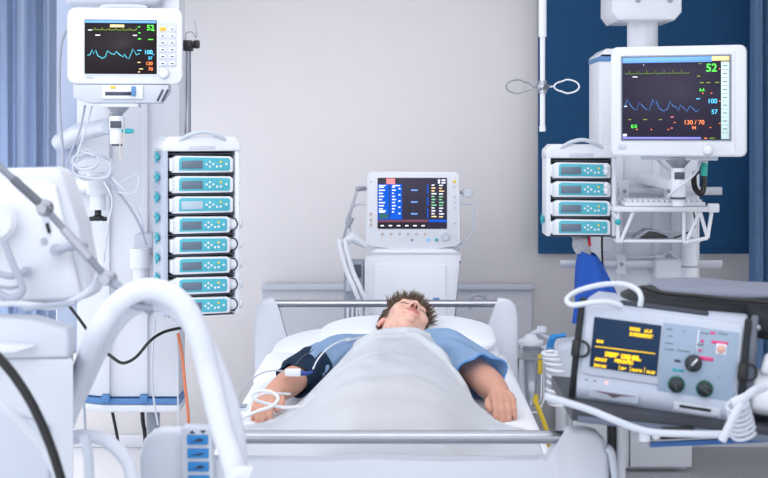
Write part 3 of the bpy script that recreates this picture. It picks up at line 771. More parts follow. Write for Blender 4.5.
# body with sloped shoulders
m = MB().prism([F(365, 330), F(365, 262), F(366, 254), F(376, 248.5), F(452, 248.5), F(462, 254), F(461.5, 262), F(456, 264), F(456, 330)], y0-.02, y0+.38, 'Y', .012, 3)
bd = t.part('body', m, white, world=True)
t.part('front_panel', MB().prism(rrect(F(446, 0)[0]-F(374, 0)[0], .30, .012, 4, F(410, 0)[0], F(0, 300)[1]), y0-.026, y0-.018, 'Y', .003), offwhite, bd, world=True)
t.part('handle_band', MB().bx(F(366, 0)[0], F(461, 0)[0], y0-.024, y0-.018, F(0, 253.5)[1], F(0, 252)[1]), coolgrey, bd, world=True)
t.part('blue_tab', MB().bx(F(433, 0)[0], F(439, 0)[0], y0-.03, y0-.022, F(0, 298.6)[1], F(0, 297)[1]), bluecap, bd, world=True)
zc = F(0, 330)[1]
xm = F(411, 0)[0]
t.part('column', MB().bx(xm-.14, xm+.14, y0+.04, y0+.34, .14, zc+.01, .02), offwhite, world=True)
cb = t.part('cart_base', MB().bx(xm-.23, xm+.23, y0-.05, y0+.42, .09, .15, .02), coolgrey, world=True)
for sx in (-1, 1):
    for sy in (-.01, .38):
        t.part('castor', MB().cyl((xm+sx*.19-.012, y0+sy, .045), (xm+sx*.19+.012, y0+sy, .045), .045).cyl((xm+sx*.19, y0+sy, .05), (xm+sx*.19, y0+sy, .1), .012), midgrey, world=True)
# connector block left of it
(a0, b0), (a1, b1) = F(343.5, 325), F(363.5, 262)
cbk = t.part('connector_block', MB().bx(a0, a1, y0+.02, y0+.14, b0, b1, .004), midgrey, world=True)
for (pa, pb, qa, qb) in ((346, 352, 265, 276), (353.5, 361, 265, 278), (346, 352, 280, 292), (355, 360, 282, 294)):
    t.part('socket', MB().bx(F(pa, 0)[0], F(pb, 0)[0], y0+.012, y0+.024, F(0, qb)[1], F(0, qa)[1], .002), coolgrey if pa < 350 else darkgrey, cbk, world=True)
for k in range(3):
    t.part('plug', MB().bx(F(346.5+4.5*k, 0)[0], F(349+4.5*k, 0)[0], y0+.010, y0+.024, F(0, 324)[1], F(0, 308)[1], .002), offwhite, cbk, world=True)
# hose support arm
hs = F(358, 189)
m = MB().tube([(F(365, 0)[0], y0+.03, hs[1]), (hs[0], y0, hs[1])], 2.4*s, 12)
m.ball((hs[0], y0, hs[1]), 2.8*s)
a = (F(357, 190)); b = F(348, 222); c = F(343, 240)
m.tube([(a[0], y0, a[1]), (b[0], y0-.02, b[1]), (c[0], y0-.02, c[1])], 1.3*s, 10)
m.tube([(a[0], y0+.01, a[1]-.005), (b[0]-.008, y0, b[1])], .9*s, 8)
m.ball((b[0], y0-.02, b[1]), 2.6*s, (1, 1, 1.4)).cyl((b[0], y0-.035, b[1]-.02), (b[0]+.02, y0-.035, b[1]+.02), 2*s)
t.part('hose_arm', m, steel, world=True)
m = MB().tube([(F(341, 0)[0], y0-.02, F(0, 245)[1]), (F(352, 0)[0], y0-.02, F(0, 236)[1]), (F(366, 0)[0], y0+.0, F(0, 246)[1])], [.014, .026, .012], 12)
t.part('hose_bracket', m, offwhite, world=True)
for k, (off, e) in enumerate(((0, 0), (6, 2))):
    pts = [P(339+off, 240, d-.05), P(341+off, 252, d-.08), P(347+off, 272, d-.1), P(355+off, 290, d-.12), P(361+off*1.2, 310, d-.10), P(362+off, 345, d-.02)]
    sp = spline(pts, 30)
    t.part('breathing_hose', MB().tube(sp, [2.4*s*(1.08 if (i//2) % 2 else .94) for i in range(len(sp))], 10), white, world=True)

# low white cabinet at the wall on the right
a, b = P(566, 466, 5.9), P(693, 412, 5.9)
t = Thing('low_cabinet', 'low white cabinet on the floor behind the defibrillator trolley', 'cabinet', ((a.x+b.x)/2, 6.1, 0))
t.part('carcass', MB().bx(a.x, b.x, 5.92, 6.3, .05, .26, .004), white, world=True)
for i in range(2):
    xa = a.x+(b.x-a.x)*i/2+.004; xb_ = a.x+(b.x-a.x)*(i+1)/2-.004
    dr = t.part('door', MB().bx(xa, xb_, 5.90, 5.92, .02, .255, .003), white, world=True)
    t.part('door_handle', MB().cyl((xb_-.03 if i == 0 else xa+.03, 5.89, .17), (xb_-.03 if i == 0 else xa+.03, 5.89, .23), .005), alu, dr, world=True)
t.part('plinth', MB().bx(a.x+.02, b.x-.02, 5.95, 6.28, 0, .05), offwhite, world=True)

# ------------------------------------------------------------------ the bed
BX = -.0535
HW = .476
t = Thing('hospital_bed', 'white hospital bed with chrome rails and high rounded end panels', 'bed', (BX, 3.7, 0))
bed = t
def end_panel(y, ztop, dip, lo, wtop, slope):
    out = []
    # right half from the bottom outwards, mirrored
    half = [(HW-.02, lo), (HW, lo+.06), (HW, ztop-.06), (HW-.008, ztop-.025), (HW-.026, ztop-.006), (HW-.05, ztop)]
    Wd = slope
    for k in range(13):
        t_ = k/12; e_ = 1-t_*t_*(3-2*t_)
        half.append((HW-wtop-Wd*t_, dip+(ztop-dip)*e_))
    half += [(0.12, dip+.010), (0, dip+.014)]
    pts = half+[(-x, z) for (x, z) in half[::-1][1:]]
    return [(BX+x, z) for (x, z) in pts]
fz = px_z(427, 2.69)
t.part('footboard', MB().prism(end_panel(2.69, fz, px_z(464, 2.69), .34, .078, .068), 2.67, 2.715, 'Y', .012, 3), lacquer, world=True)
hz = px_z(298, 4.79)
t.part('headboard', MB().prism(end_panel(4.79, hz, .73, .34, .066, .075), 4.77, 4.815, 'Y', .012, 3), lacquer, world=True)
for (y, py) in ((2.69, 437), (4.79, 303.5)):
    z = px_z(py, y)
    t.part('rail', MB().cyl((BX-HW+.06, y, z), (BX+HW-.06, y, z), .0135, n=20), chrome, world=True)
t.part('deck', MB().bx(BX-.43, BX+.43, 2.74, 4.75, .50, .56, .01), offwhite, world=True)
for sx in (-1, 1):
    t.part('side_beam', MB().bx(BX+sx*.40-.02, BX+sx*.40+.02, 2.72, 4.77, .38, .50, .006), coolgrey, world=True)
    t.part('side_rail', MB().prism([(3.6, .30), (4.5, .30), (4.5, .56), (4.44, .60), (3.66, .60), (3.6, .56)], BX+sx*.422, BX+sx*.452, 'X', .010, 3), white, world=True)
m = MB().bx(BX-.30, BX+.30, 3.0, 4.5, .16, .24, .01).bx(BX-.10, BX+.10, 3.25, 3.45, .22, .52, .01).bx(BX-.10, BX+.10, 4.05, 4.25, .22, .52, .01)
t.part('underframe', m, coolgrey, world=True)
for sx in (-1, 1):
    for y in (2.85, 4.6):
        t.part('strut', MB().cyl((BX+sx*.30, y+(.2 if y < 3 else -.2), .2), (BX+sx*.36, y, .13), .02), coolgrey, world=True)
        t.part('castor', MB().cyl((BX+sx*.36-.018, y, .07), (BX+sx*.36+.018, y, .07), .07, n=24).cyl((BX+sx*.36, y, .08), (BX+sx*.36, y, .16), .016), midgrey, world=True)
# control panel hung on the footboard
c = P(199, 455, 2.64); sf = 2.64/F_PX
m = MB().prism([(c.x-15*sf, c.z-60*sf), (c.x+16*sf, c.z-60*sf), (c.x+13*sf, c.z+26*sf), (c.x+11*sf, c.z+28*sf), (c.x-15*sf, c.z+29*sf), (c.x-17*sf, c.z+27*sf)], 2.63, 2.668, 'Y', .004)
cp = t.part('control_panel', m, coolgrey, world=True)
for k in range(5):
    z = c.z+(16.5-13.4*k)*sf; x = c.x+(-.5+.4*k)*sf
    t.part('blue_key', MB().bx(x-10.5*sf, x+10.5*sf, 2.626, 2.631, z-4.6*sf, z+4.8*sf, .001), label_blue, cp, world=True)
    icon = [(x-6*sf, z-1.5*sf), (x-2*sf, z-.5*sf), (x+1*sf, z+2.0*sf if k % 2 == 0 else z), (x+6*sf, z+.8*sf), (x+6*sf, z-.3*sf), (x+2*sf, z-1.6*sf)]
    t.part('key_symbol', MB().prism(icon, 2.6245, 2.6262, 'Y'), dark_ink, cp, world=True)
for sx in (-1, 1):
    x, z = c.x+sx*5.5*sf-.5*sf, c.z+24.3*sf
    t.part('arrow_mark', MB().prism([(x-3*sf, z+sx*1.4*sf), (x+3*sf, z+sx*1.4*sf), (x, z-sx*1.6*sf)], 2.6285, 2.6302, 'Y'), dark_ink, cp, world=True)
m = MB().bx(px_x(607, 2.69), px_x(613, 2.69), 2.675, 2.70, px_z(466, 2.69), px_z(451, 2.69), .002)
t.part('cord_clip', m, midgrey, world=True)

m = MB().bx(BX-.425, BX+.435, 2.745, 4.745, .56, .725, .035, 4)
t = Thing('mattress', 'white sheeted mattress lying on the hospital bed', 'mattress', (BX, 3.7, .56))
t.part('cover', m, sheet_m, world=True)

def pillow(name, label, c, sx, sy, sz, tilt=0):
    def f(u, v):
        a, b = 2*PI*u, PI*(v-.5)
        cx, sx_ = math.cos(a), math.sin(a); cb = math.cos(b)
        e = lambda q, k: math.copysign(abs(q)**k, q)
        x = e(cx, .55)*e(cb, .6); y = e(sx_, .55)*e(cb, .6)
        z = e(math.sin(b), 1.0)*(1-.45*(abs(x)**4+abs(y)**4)/2)
        w_ = .04*noise.noise(V((x*2.2+c[0]*5, y*2.2, z+c[2]*9)))
        return V((c[0]+sx*(x+w_*.4), c[1]+sy*(y+w_*.4), c[2]+sz*(z+w_*2)+tilt*y*sy))
    m = MB().grid(f, 56, 26)
    bmesh.ops.remove_doubles(m.bm, verts=m.bm.verts, dist=.0006)
    bmesh.ops.translate(m.bm, vec=-V(c), verts=m.bm.verts)
    t = finish(m, name, pillow_m, sharp=3); t.location = c
    return tag(t, label, 'pillow')
pillow('pillow', 'large white pillow lowest under the head, wide across the bed', (BX+.0, 4.50, .770), .385, .235, .062, .05)
m = MB().box((-.385, 4.13, .765), (.12, .36, .078), .035, 4)
tag(finish(m, 'arm_cushion', sheet_m), 'small white cushion on the mattress edge beside the cuffed arm', 'cushion')
pillow('pillow', 'smaller white pillow on top, directly beneath the sleeping head', (.02, 4.49, .822), .30, .19, .050, .10)

# ------------------------------------------------------------------ the patient
Hc = V((.009, 4.385, .869))
Fv = V((.40, -.26, .88)).normalized()
Uv = V((.06, 1, .12)); Uv = (Uv-Fv*Uv.dot(Fv)).normalized()
Sv = Uv.cross(Fv)
HM = Matrix((( Sv.x, Fv.x, Uv.x, Hc.x), (Sv.y, Fv.y, Uv.y, Hc.y), (Sv.z, Fv.z, Uv.z, Hc.z), (0, 0, 0, 1)))
HR = HM.to_3x3()
def hp(x, y, z): return HM @ V((x, y, z))
B = MB()
def hball(c, r, sc_=(1, 1, 1), rot=None):
    B.ball(hp(*c), r, sc_, 24, HR @ rot if rot is not None else HR)
def chain(pts, rads, k=6, squash=None, up=None):
    "closed tapered limb through the joints"
    sp = spline(pts, k); n = len(pts)-1
    rr = []
    for i in range(len(sp)):
        q = i/k; j = min(int(q), n-1); tt = q-j
        rr.append(rads[j]*(1-tt)+rads[j+1]*tt)
    B.tube(sp, rr, 20, squash=squash, up=up)
    B.ball(sp[0], rr[0]*.99, (1, 1, 1) if not squash else (1, 1, 1), 16); B.ball(sp[-1], rr[-1]*.99, (1, 1, 1), 16)
# skull, face, jaw
hball((0, -.018, .028), 1, (.074, .094, .086))
hball((0, .022, .012), 1, (.066, .070, .078))
hball((0, .020, -.040), 1, (.060, .062, .070))
hball((0, .044, -.082), 1, (.036, .036, .034))
hball((0, .074, -.094), 1, (.019, .015, .015))
for sx in (-1, 1):
    hball((sx*.050, .006, -.062), 1, (.017, .034, .040))
    hball((sx*.040, .058, -.022), 1, (.024, .022, .024))
    hball((sx*.026, .076, .022), 1, (.020, .010, .009))
    hball((sx*.031, .072, -.001), .0145)
    hball((sx*.0125, .096, -.036), 1, (.0075, .009, .007))
    hball((sx*.076, -.012, -.010), 1, (.007, .016, .025), Matrix.Rotation(sx*.3, 3, 'Z'))
    hball((sx*.080, -.012, -.034), 1, (.006, .010, .010))
for k in range(9):
    q = k/8
    hball((0, .080+.026*q, .014-.044*q), .0075+.0035*q)
hball((0, .105, -.031), .0105)
hball((0, .082, -.058), 1, (.028, .014, .017))
for k in range(-6, 7):
    x = k*.0042
    hball((x, .092-.010*(k/6)**2, -.0545), .0052*(1-.35*abs(k)/6)); hball((x, .089-.010*(k/6)**2, -.0645), .0062*(1-.4*abs(k)/6))
# neck
B.tube([hp(0, -.03, -.03), hp(0, -.025, -.075), V((.0, 4.235, .812)), V((-.003, 4.15, .805))], [.054, .056, .060, .075], 24)
# torso (elliptical loft)
tor = [(4.17, .06, .045, .800, 0), (4.14, .14, .062, .797, 0), (4.08, .165, .074, .797, 0), (3.95, .155, .077, .794, -.005), (3.80, .14, .074, .790, -.012), (3.66, .14, .066, .787, -.022), (3.52, .152, .062, .780, -.03), (3.42, .13, .05, .775, -.035)]
def tf(u, v):
    q = v*(len(tor)-1); j = min(int(q), len(tor)-2); k = q-j; A, C_ = tor[j], tor[j+1]
    y, rx, rz_, z, x = [A[i]*(1-k)+C_[i]*k for i in range(5)]
    a = 2*PI*u
    return V((x+rx*math.cos(a), y, z+rz_*math.sin(a)))
tm = bmesh.new(); NU, NV = 40, 28
rings = [[tm.verts.new(tf(i/NU, j/NV)) for i in range(NU)] for j in range(NV+1)]
for j in range(NV):
    for i in range(NU): tm.faces.new((rings[j][i], rings[j][(i+1) % NU], rings[j+1][(i+1) % NU], rings[j+1][i]))
tm.faces.new(rings[0][::-1]); tm.faces.new(rings[-1])
B._add(tm)
# legs under the blanket
for sx in (-1, 1):
    chain([V((-.035+sx*.075, 3.50, .765)), V((-.035+sx*.085, 3.30, .760)), V((-.035+sx*.09, 3.10, .765)), V((-.035+sx*.095, 2.97, .770)), V((-.035+sx*.10, 2.86, .765))], [.068, .060, .045, .045, .034])
    chain([V((-.035+sx*.10, 2.87, .765)), V((-.035+sx*.105, 2.83, .80)), V((-.035+sx*.112, 2.80, .825))], [.032, .034, .022])
# arms
armL = [V((.128, 4.10, .828)), P(462, 363, 4.02), P(481, 377, 3.90), P(491, 386, 3.80), P(500, 395, 3.71)]
chain(armL, [.055, .048, .045, .043, .030], 8)
armR = [V((-.150, 4.10, .826)), P(328, 360, 4.00), P(302, 374, 3.90), P(288, 384, 3.80), P(273, 394, 3.70)]
chain(armR, [.052, .044, .040, .040, .028], 8)
def hand(W_, fwd, side, up, thumb_side, spread=1.0, curl=1.0):
    "palm down, fingers curled over the bedding; side points from little finger to index"
    fwd = fwd.normalized(); up = (up-fwd*up.dot(fwd)).normalized(); side = fwd.cross(up)*(1 if fwd.cross(up).dot(side) > 0 else -1)
    K = .80
    pt = lambda f, s_, u: W_+(fwd*f+side*s_+up*u)*K
    # palm: four metacarpal ridges merged
    for k, s_ in enumerate((-.031, -.0105, .0105, .031)):
        L = (.070, .078, .080, .074)[k]
        B.tube([pt(-.01, s_*.55, 0), pt(.03, s_*.85, .003), pt(L, s_, .004)], [.017, .0165, .0115], 14); B.ball(pt(L, s_, .005), .0118)
        l1, l2, l3 = [(.032, .022, .018), (.040, .026, .020), (.043, .028, .021), (.038, .025, .020)][k]
        a1, a2, a3 = [math.radians(x)*curl for x in ((38, 68, 92), (34, 66, 90), (32, 62, 88), (30, 58, 82))[k]]
        p = pt(L, s_*spread, .004); pts = [p]
        for (l, a) in ((l1, a1), (l2, a2), (l3, a3)):
            p = p+(fwd*(l*math.cos(a))-up*(l*math.sin(a))+side*(s_*.06))*K; pts.append(p)
        rr = [(.0102, .0092, .0084, .0070), (.0108, .0098, .0088, .0074), (.0110, .0100, .0090, .0076), (.0106, .0096, .0086, .0074)][k]
        for A, C_, ra, rb in zip(pts, pts[1:], rr, rr[1:]):
            B.tube([A, C_], [ra, rb], 12); B.ball(A, ra*1.02); B.ball(C_, rb)
    tp = [pt(.012, .024, -.004), pt(.040, .046, -.012), pt(.066, .052, -.020), pt(.088, .046, -.026)]
    for A, C_, ra, rb in zip(tp, tp[1:], (.016, .0125, .0108), (.0125, .0108, .0085)):
        B.tube([A, C_], [ra, rb], 12); B.ball(A, ra); B.ball(C_, rb)
hand(armL[-1], V((.10, -1, -.14)), V((-1, 0, 0)), V((.05, 0, 1)), -1)
hand(armR[-1], V((-.30, -1, -.20)), V((1, -.3, 0)), V((-.12, 0, 1)), 1, curl=.8)

# fuse everything into one continuous skin
tmp_me = bpy.data.meshes.new('tmp'); B.bm.to_mesh(tmp_me); B.bm.free()
tmp = bpy.data.objects.new('tmp', tmp_me); COL.objects.link(tmp)
rm = tmp.modifiers.new('r', 'REMESH'); rm.mode = 'VOXEL'; rm.voxel_size = .0027; rm.use_smooth_shade = True
sm = tmp.modifiers.new('s', 'SMOOTH'); sm.factor = .5; sm.iterations = 3
dg = bpy.context.evaluated_depsgraph_get()
me = bpy.data.meshes.new_from_object(tmp.evaluated_get(dg))
bpy.data.objects.remove(tmp); bpy.data.meshes.remove(tmp_me)
me.name = 'person'
me.materials.clear()
brow_m = mat('eyebrows', (96, 74, 62), .8); nostril_m = mat('nostrils', (96, 52, 46), .8); ear_m = mat('ear_skin', (230, 166, 154), .5)
for m_ in (skin, skin_arm, lip_m, lash_m, brow_m, nostril_m, ear_m): me.materials.append(m_)
HI = HM.inverted()
for p in me.polygons:
    c = p.center; k = 1 if (abs(c.x) > .1 or c.y < 4.0) else 0
    if (c-Hc).length < .16:
        q = HI @ c; x, y, z = abs(q.x), q.y, q.z
        k = 0
        if y > .075 and x < .026*(1) and -.0705 < z < -.0495+.0 and abs(z+.0598) < .0112*(1-(x/.027)**2)+.0015:
            k = 2
        if y > .06 and .016 < x < .046 and abs(z-(-.0055-.0025*math.sin((x-.016)/.03*PI))) < .0017: k = 3
        if y > .05 and .012 < x < .052 and abs(z-(.024+.006*math.sin((x-.012)/.04*PI*.9))) < .0036: k = 4
        if y > .085 and .0028 < x < .0115 and -.047 < z < -.0385 and p.normal.dot(Uv) < -.45: k = 5
        if x > .070 and -.05 < z < .03 and y < .015: k = 6
        if y > .088 and x < .021 and abs(z+.0598) < .0012: k = 3
    p.material_index = k; p.use_smooth = True
person = bpy.data.objects.new('person', me); COL.objects.link(person)
base = V((-.03, 3.7, .73))
me.transform(Matrix.Translation(-base)); person.location = base
tag(person, 'sleeping person with short brown hair lying under the white blanket in a blue gown', 'person')
PI_M = Matrix.Translation(-base)

# hair: scalp cap and many tapered locks
H = MB()
def cap(u, v):
    a = 2*PI*u; b = PI*v*.62
    x = .0775*math.sin(b)*math.cos(a); y = .0975*math.sin(b)*math.sin(a)-.020; z = .0895*math.cos(b)+.030
    lim = 1.0
    if y > .045: z = max(z, .052+.02*noise.noise(V((x*40, 1, 0))))
    return hp(x, y, z)
H.grid(cap, 48, 20)
rnd = random.Random(11)
def lock(root, n, L, sweep, r0):
    p = V(root); d0 = (V(n)*.30+V(sweep)).normalized(); pts = [p]
    crl = V((rnd.uniform(-1, 1), rnd.uniform(-1, 1), rnd.uniform(-1, 1)))*.35
    for k in range(5):
        d0 = (d0+crl*.25+V(sweep)*.10).normalized(); p = p+d0*(L/5); pts.append(p)
    H.tube([hp(*q) for q in pts], [r0, r0*1.05, r0*.95, r0*.75, r0*.45, r0*.08], 5, cap=True)
cnt = 0
while cnt < 2100:
    a = rnd.uniform(0, 2*PI); b = math.acos(rnd.uniform(-.45, 1))
    n = V((math.sin(b)*math.cos(a), math.sin(b)*math.sin(a), math.cos(b)))
    x, y, z = .077*n.x, .097*n.y-.020, .089*n.z+.030
    if y > .045 and z < .044: continue
    if y > .012 and z < .030: continue
    if abs(x) > .05 and z < .02 and y > -.018: continue
    if z < -.03: continue
    front = max(0, min(1, (y-.0)/.05))
    if front > .3 and z > .04: sweep = V((rnd.uniform(-.2, .7)+n.x*.4, .45+rnd.uniform(-.3, .4), .55)); L = rnd.uniform(.028, .050)
    elif abs(n.x) > .5: sweep = V((n.x*.05, rnd.uniform(-.6, -.1), rnd.uniform(-.7, -.1))); L = rnd.uniform(.010, .019)
    else: sweep = V((rnd.uniform(-.5, .5)+n.x*.6, rnd.uniform(-.1, .3), .4)); L = rnd.uniform(.02, .04)
    lock((x, y, z), n, L, sweep*.8, rnd.uniform(.0012, .0024)); cnt += 1
bmesh.ops.transform(H.bm, matrix=PI_M, verts=H.bm.verts)
finish(H, 'hair', hair_m, person)

# gown: torso shell and two short sleeves
def shell_sleeve(pts, rads, seed, n=44, k=12, hem=True, flat=1):
    sp = spline(pts, k); N = len(sp)
    rr = []
    for i in range(N):
        q = i/k; j = min(int(q), len(pts)-2); tt = q-j
        rr.append(rads[j]*(1-tt)+rads[j+1]*tt)
    def f(u, v):
        i = v*(N-1); j = min(int(i), N-2); kf = i-j
        p = sp[j].lerp(sp[j+1], kf); d_ = (sp[min(j+1, N-1)]-sp[max(j-1, 0)]).normalized()
        up = V((0, 0, 1)); up = (up-d_*up.dot(d_)).normalized(); si = d_.cross(up)
        r = rr[j]*(1-kf)+rr[j+1]*kf; a = 2*PI*u
        fold = 1+.075*math.sin(a*3+seed+v*5)*v+.06*math.sin(a*6-v*9+seed)*(.3+v)+.05*noise.noise(V((math.cos(a)*2, math.sin(a)*2, v*5+seed)))
        return p+si*(math.cos(a)*r*fold)+up*(math.sin(a)*r*fold*flat)
    return f
G = MB()
f = shell_sleeve([V((.075, 4.17, .822)), V((.135, 4.08, .830)), P(463, 364, 4.0), P(482, 379, 3.86)], [.070, .078, .072, .074], 1.3)
G.grid(f, 64, 40, .003)
fR = shell_sleeve([V((-.080, 4.17, .815)), V((-.150, 4.10, .820)), P(330, 360, 4.03), P(305, 373, 3.92)], [.064, .072, .070, .060], 4.1)
G.grid(fR, 64, 30, .003)
def tg(u, v):
    p = tf(u, .02+v*.9); c_ = tf(0, .02+v*.9).lerp(tf(.5, .02+v*.9), .5)
    q = c_+(p-c_)*1.05; q.z += .004*noise.noise(V((p.x*18, p.y*18, 3))); return q
G.grid(tg, 60, 40, .003)
# collar round the neck
cp_ = [V((.0+.085*math.cos(a), 4.165+.022*math.sin(a)*0, .805+.078*math.sin(a))) for a in [2*PI*k/28 for k in range(28)]]
G.tube(cp_, .010, 8, closed=True)
bmesh.ops.transform(G.bm, matrix=PI_M, verts=G.bm.verts)
gown = finish(G, 'gown', gown_m, person)
def hem_ring(ff, v):
    return [ff(k/48, v) for k in range(48)]
m = MB().tube(hem_ring(f, .995), .0035, 6, closed=True)
bmesh.ops.transform(m.bm, matrix=PI_M, verts=m.bm.verts); finish(m, 'sleeve_hem', gown_trim, gown)

# pressure cuff on the right upper arm
fC = shell_sleeve([P(314, 367, 3.96), P(308, 370, 3.93), P(297, 377, 3.88), P(293, 380, 3.86)], [.064, .062, .056, .051], 2.2)
m = MB().grid(fC, 48, 20, .005)
t = Thing('pressure_cuff', 'dark navy pressure cuff wrapped round the upper arm below the blue sleeve', 'cuff', tuple(P(304, 371, 3.93)))
t.part('wrap', m, navy, world=True)
t.part('seam', MB().tube([fC(.30, .05*k)+V((0, 0, .003)) for k in range(1, 20)], .002, 6), darkgrey, world=True)

# ------------------------------------------------------------------ blanket
LX = [(2.74, -.468), (3.40, -.470), (3.50, -.455), (3.60, -.385), (3.70, -.330), (3.82, -.285), (3.95, -.245), (4.08, -.200), (4.20, -.150)]
RX = [(2.74, .340), (2.95, .368), (3.38, .375), (3.47, .345), (3.54, .265), (3.66, .215), (3.80, .188), (3.95, .160), (4.08, .125), (4.20, .085)]
HT = [(2.72, .07), (2.80, .148), (2.90, .125), (3.05, .100), (3.3, .118), (3.5, .135), (3.75, .150), (4.05, .164), (4.13, .158), (4.20, .136)]
HWd = [(2.74, .20), (3.2, .21), (3.6, .215), (4.0, .215), (4.2, .20)]
def blanket_z(x, y):
    cx = -.035+.03*max(0, min(1, (y-3.3)/.8))
    h = lerp_table(HT, y); w_ = lerp_table(HWd, y)
    z = .735+h*math.exp(-abs((x-cx)/w_)**3.2)
    return z
def bf(u, v):
    y = 2.735+(4.205-2.735)*v
    xl, xr = lerp_table(LX, y), lerp_table(RX, y)
    ww = .012*noise.noise(V((u*1.0, y*7, 1))) if v > .5 else 0
    x = xl+ww+(xr-xl+ww)*u
    z = blanket_z(x, y)
    # broad wrinkles, running down and across the body
    k = min(1, max(.25, (y-3.0)/.8))
    p = V((x*5+y*2.3, y*3.6-x*3, 0))
    z += .010*k*noise.noise(p)+.006*k*noise.noise(p*2.6+V((3, 1, 0)))+.004*abs(noise.noise(V((x*10-y*7, y*4, 5))))
    for (ax_, ay, bx2, by, amp, wd) in ((-.18, 4.02, .14, 4.10, .011, .014), (-.22, 3.88, .02, 4.04, .009, .011), (-.12, 4.14, .07, 4.12, .007, .010), (.02, 4.05, .17, 3.80, .010, .013), (.10, 3.95, .20, 3.62, .010, .012), (-.30, 3.66, -.12, 3.95, .009, .012), (-.33, 3.55, -.05, 3.80, .007, .012)):
        A, C_ = V((ax_, ay, 0)), V((bx2, by, 0)); q = V((x, y, 0)); L = C_-A
        tt = max(0, min(1, (q-A).dot(L)/L.length_squared)); dd = (q-(A+L*tt)).length
        z += 1.5*amp*math.exp(-(dd/wd)**2)*math.sin(PI*min(1, max(0, tt*.9+.05)))
    e = min(u*(xr-xl), (1-u)*(xr-xl))
    if e < .03 and y > 3.45: z -= .030*(1-e/.03)**2
    if x < -.44: z -= .10*min(1, (-.44-x)/.03)
    if y < 3.45 and x > .345: z -= .05*min(1, (x-.345)/.03)
    if v > .985: z -= .022*(v-.985)/.015
    return V((x, y, z))
m = MB().grid(bf, 150, 220, .007)
bmesh.ops.translate(m.bm, vec=(.05, -3.45, -.73), verts=m.bm.verts)
bl = finish(m, 'blanket', blanket_m, sharp=3); bl.location = (-.05, 3.45, .73)
tag(bl, 'white woven blanket covering the patient from chin to feet', 'blanket')
#=====FG
# ------------------------------------------------------------------ suction canister stand right of the bed
d = 4.9; s = d/F_PX
c = P(531, 375, d)
t = Thing('suction_canister', 'clear suction canister in a white wire frame on a stand beside the bed head', 'canister', (c.x, d, 0))
zt, zb = px_z(344, d), px_z(404, d)
t.part('vessel', MB().lathe([(8*s, zb), (10.5*s, zb+.02), (12*s, zt-.02), (12*s, zt)], (c.x, d, 0), 28), clear, world=True)
t.part('lid', MB().lathe([(13*s, zt), (13.5*s, zt+.006), (13*s, zt+.014), (8*s, zt+.02), (5*s, zt+.034), (4.5*s, zt+.036)], (c.x, d, 0), 28), offwhite, world=True)
t.part('graduated_tube', MB().cyl((c.x+5*s, d-.01, zb+.02), (c.x+5*s, d-.01, zt-.01), 2.6*s), mat('milky_plastic', (214, 220, 230), .4, alpha=.6), world=True)
fr = [(c.x-14*s, zt-.045), (c.x+11*s, zt-.045), (c.x+12*s, zb+.03), (c.x+6*s, zb-.02), (c.x-4*s, zb-.02), (c.x-12*s, zb+.04)]
t.part('wire_frame', MB().tube([(p[0], d-14*s, p[1]) for p in fr], .0045, 8, closed=True), white, world=True)
for (xx, za, zc_) in ((7, 352, 372), (3, 392, 402)):
    t.part('yellow_insert', MB().bx(c.x+(xx-1.5)*s, c.x+(xx+3)*s, d-13*s, d-11.5*s, px_z(zc_, d), px_z(za, d), .003), yellow, world=True)
t.part('yellow_tube', MB().tube(spline([P(534, 398, d-.05), P(540, 412, d-.06), P(546, 428, d-.06), P(549, 440, d-.05), P(548, 452, d)], 6), .009, 8), yellow, world=True)
t.part('outlet_pipe', MB().tube(spline([(c.x, d, zt+.03), (c.x+6*s, d, zt+.045), (c.x+14*s, d, zt+.03), (c.x+20*s, d, zt+.01)], 6), 2.6*s, 10), coolgrey, world=True)
t.part('valve_cap', MB().cyl((c.x+11*s, d, zt+.045), (c.x+11*s, d, zt+.065), 5*s), offwhite, world=True)
t.part('pole', MB().cyl((c.x+2*s, d+.075, .05), (c.x+2*s, d+.075, zt-.02), .012), alu, world=True)
t.part('holder', MB().bx(c.x-3*s, c.x+7*s, d+.03, d+.08, zt-.06, zt-.02, .004), offwhite, world=True)
for a in range(4):
    ang = a*PI/2+.4
    t.part('foot', MB().tube([(c.x+2*s, d+.075, .06), (c.x+2*s+.14*math.cos(ang), d+.075+.14*math.sin(ang), .012)], [.014, .010], 8), midgrey, world=True)

# humidifier-like box with blue valve and spiral hose
d = 4.7; s = d/F_PX
a = P(566, 357, d)
t = Thing('nebuliser_box', 'rounded pale blue box with blue tap handle, between canister and defibrillator', 'nebuliser', (a.x, d, px_z(398, d)))
m = MB().prism([P(548, 388, d).xz, P(546, 352, d).xz, P(560, 344, d).xz, P(590, 340, d).xz, P(600, 344, d).xz, P(600, 395, d).xz, P(570, 398, d).xz], d, d+.14, 'Y', .025, 4)
t.part('case', m, coolgrey, world=True)
t.part('tap_handle', MB().tube(spline([P(550, 346, d-.03), P(553, 338, d-.04), P(560, 335.5, d-.04), P(566, 335, d-.04)], 4), [.013]*6+[.008]*8, 10), label_blue, world=True)
t.part('tap_body', MB().tube([P(547, 358, d-.03), P(551, 344, d-.03)], [.016, .012], 10).cyl(P(550, 350, d-.03), P(552, 350, d+.02), .012), bluecap, world=True)
t.part('pole', MB().cyl((a.x+.02, d+.07, .05), (a.x+.02, d+.07, px_z(396, d)), .014), alu, world=True)
for k in range(4):
    ang = k*PI/2+.7
    t.part('foot', MB().tube([(a.x+.02, d+.07, .06), (a.x+.02+.15*math.cos(ang), d+.07+.15*math.sin(ang), .012)], [.014, .010], 8), midgrey, world=True)
d = 4.4; s = d/F_PX
top = P(553, 358, d)
pts = spline([P(549, 352, d), P(553, 362, d), P(557, 378, d), P(556, 395, d), P(560, 404, d)], 3)
coil = []
n = 10*16
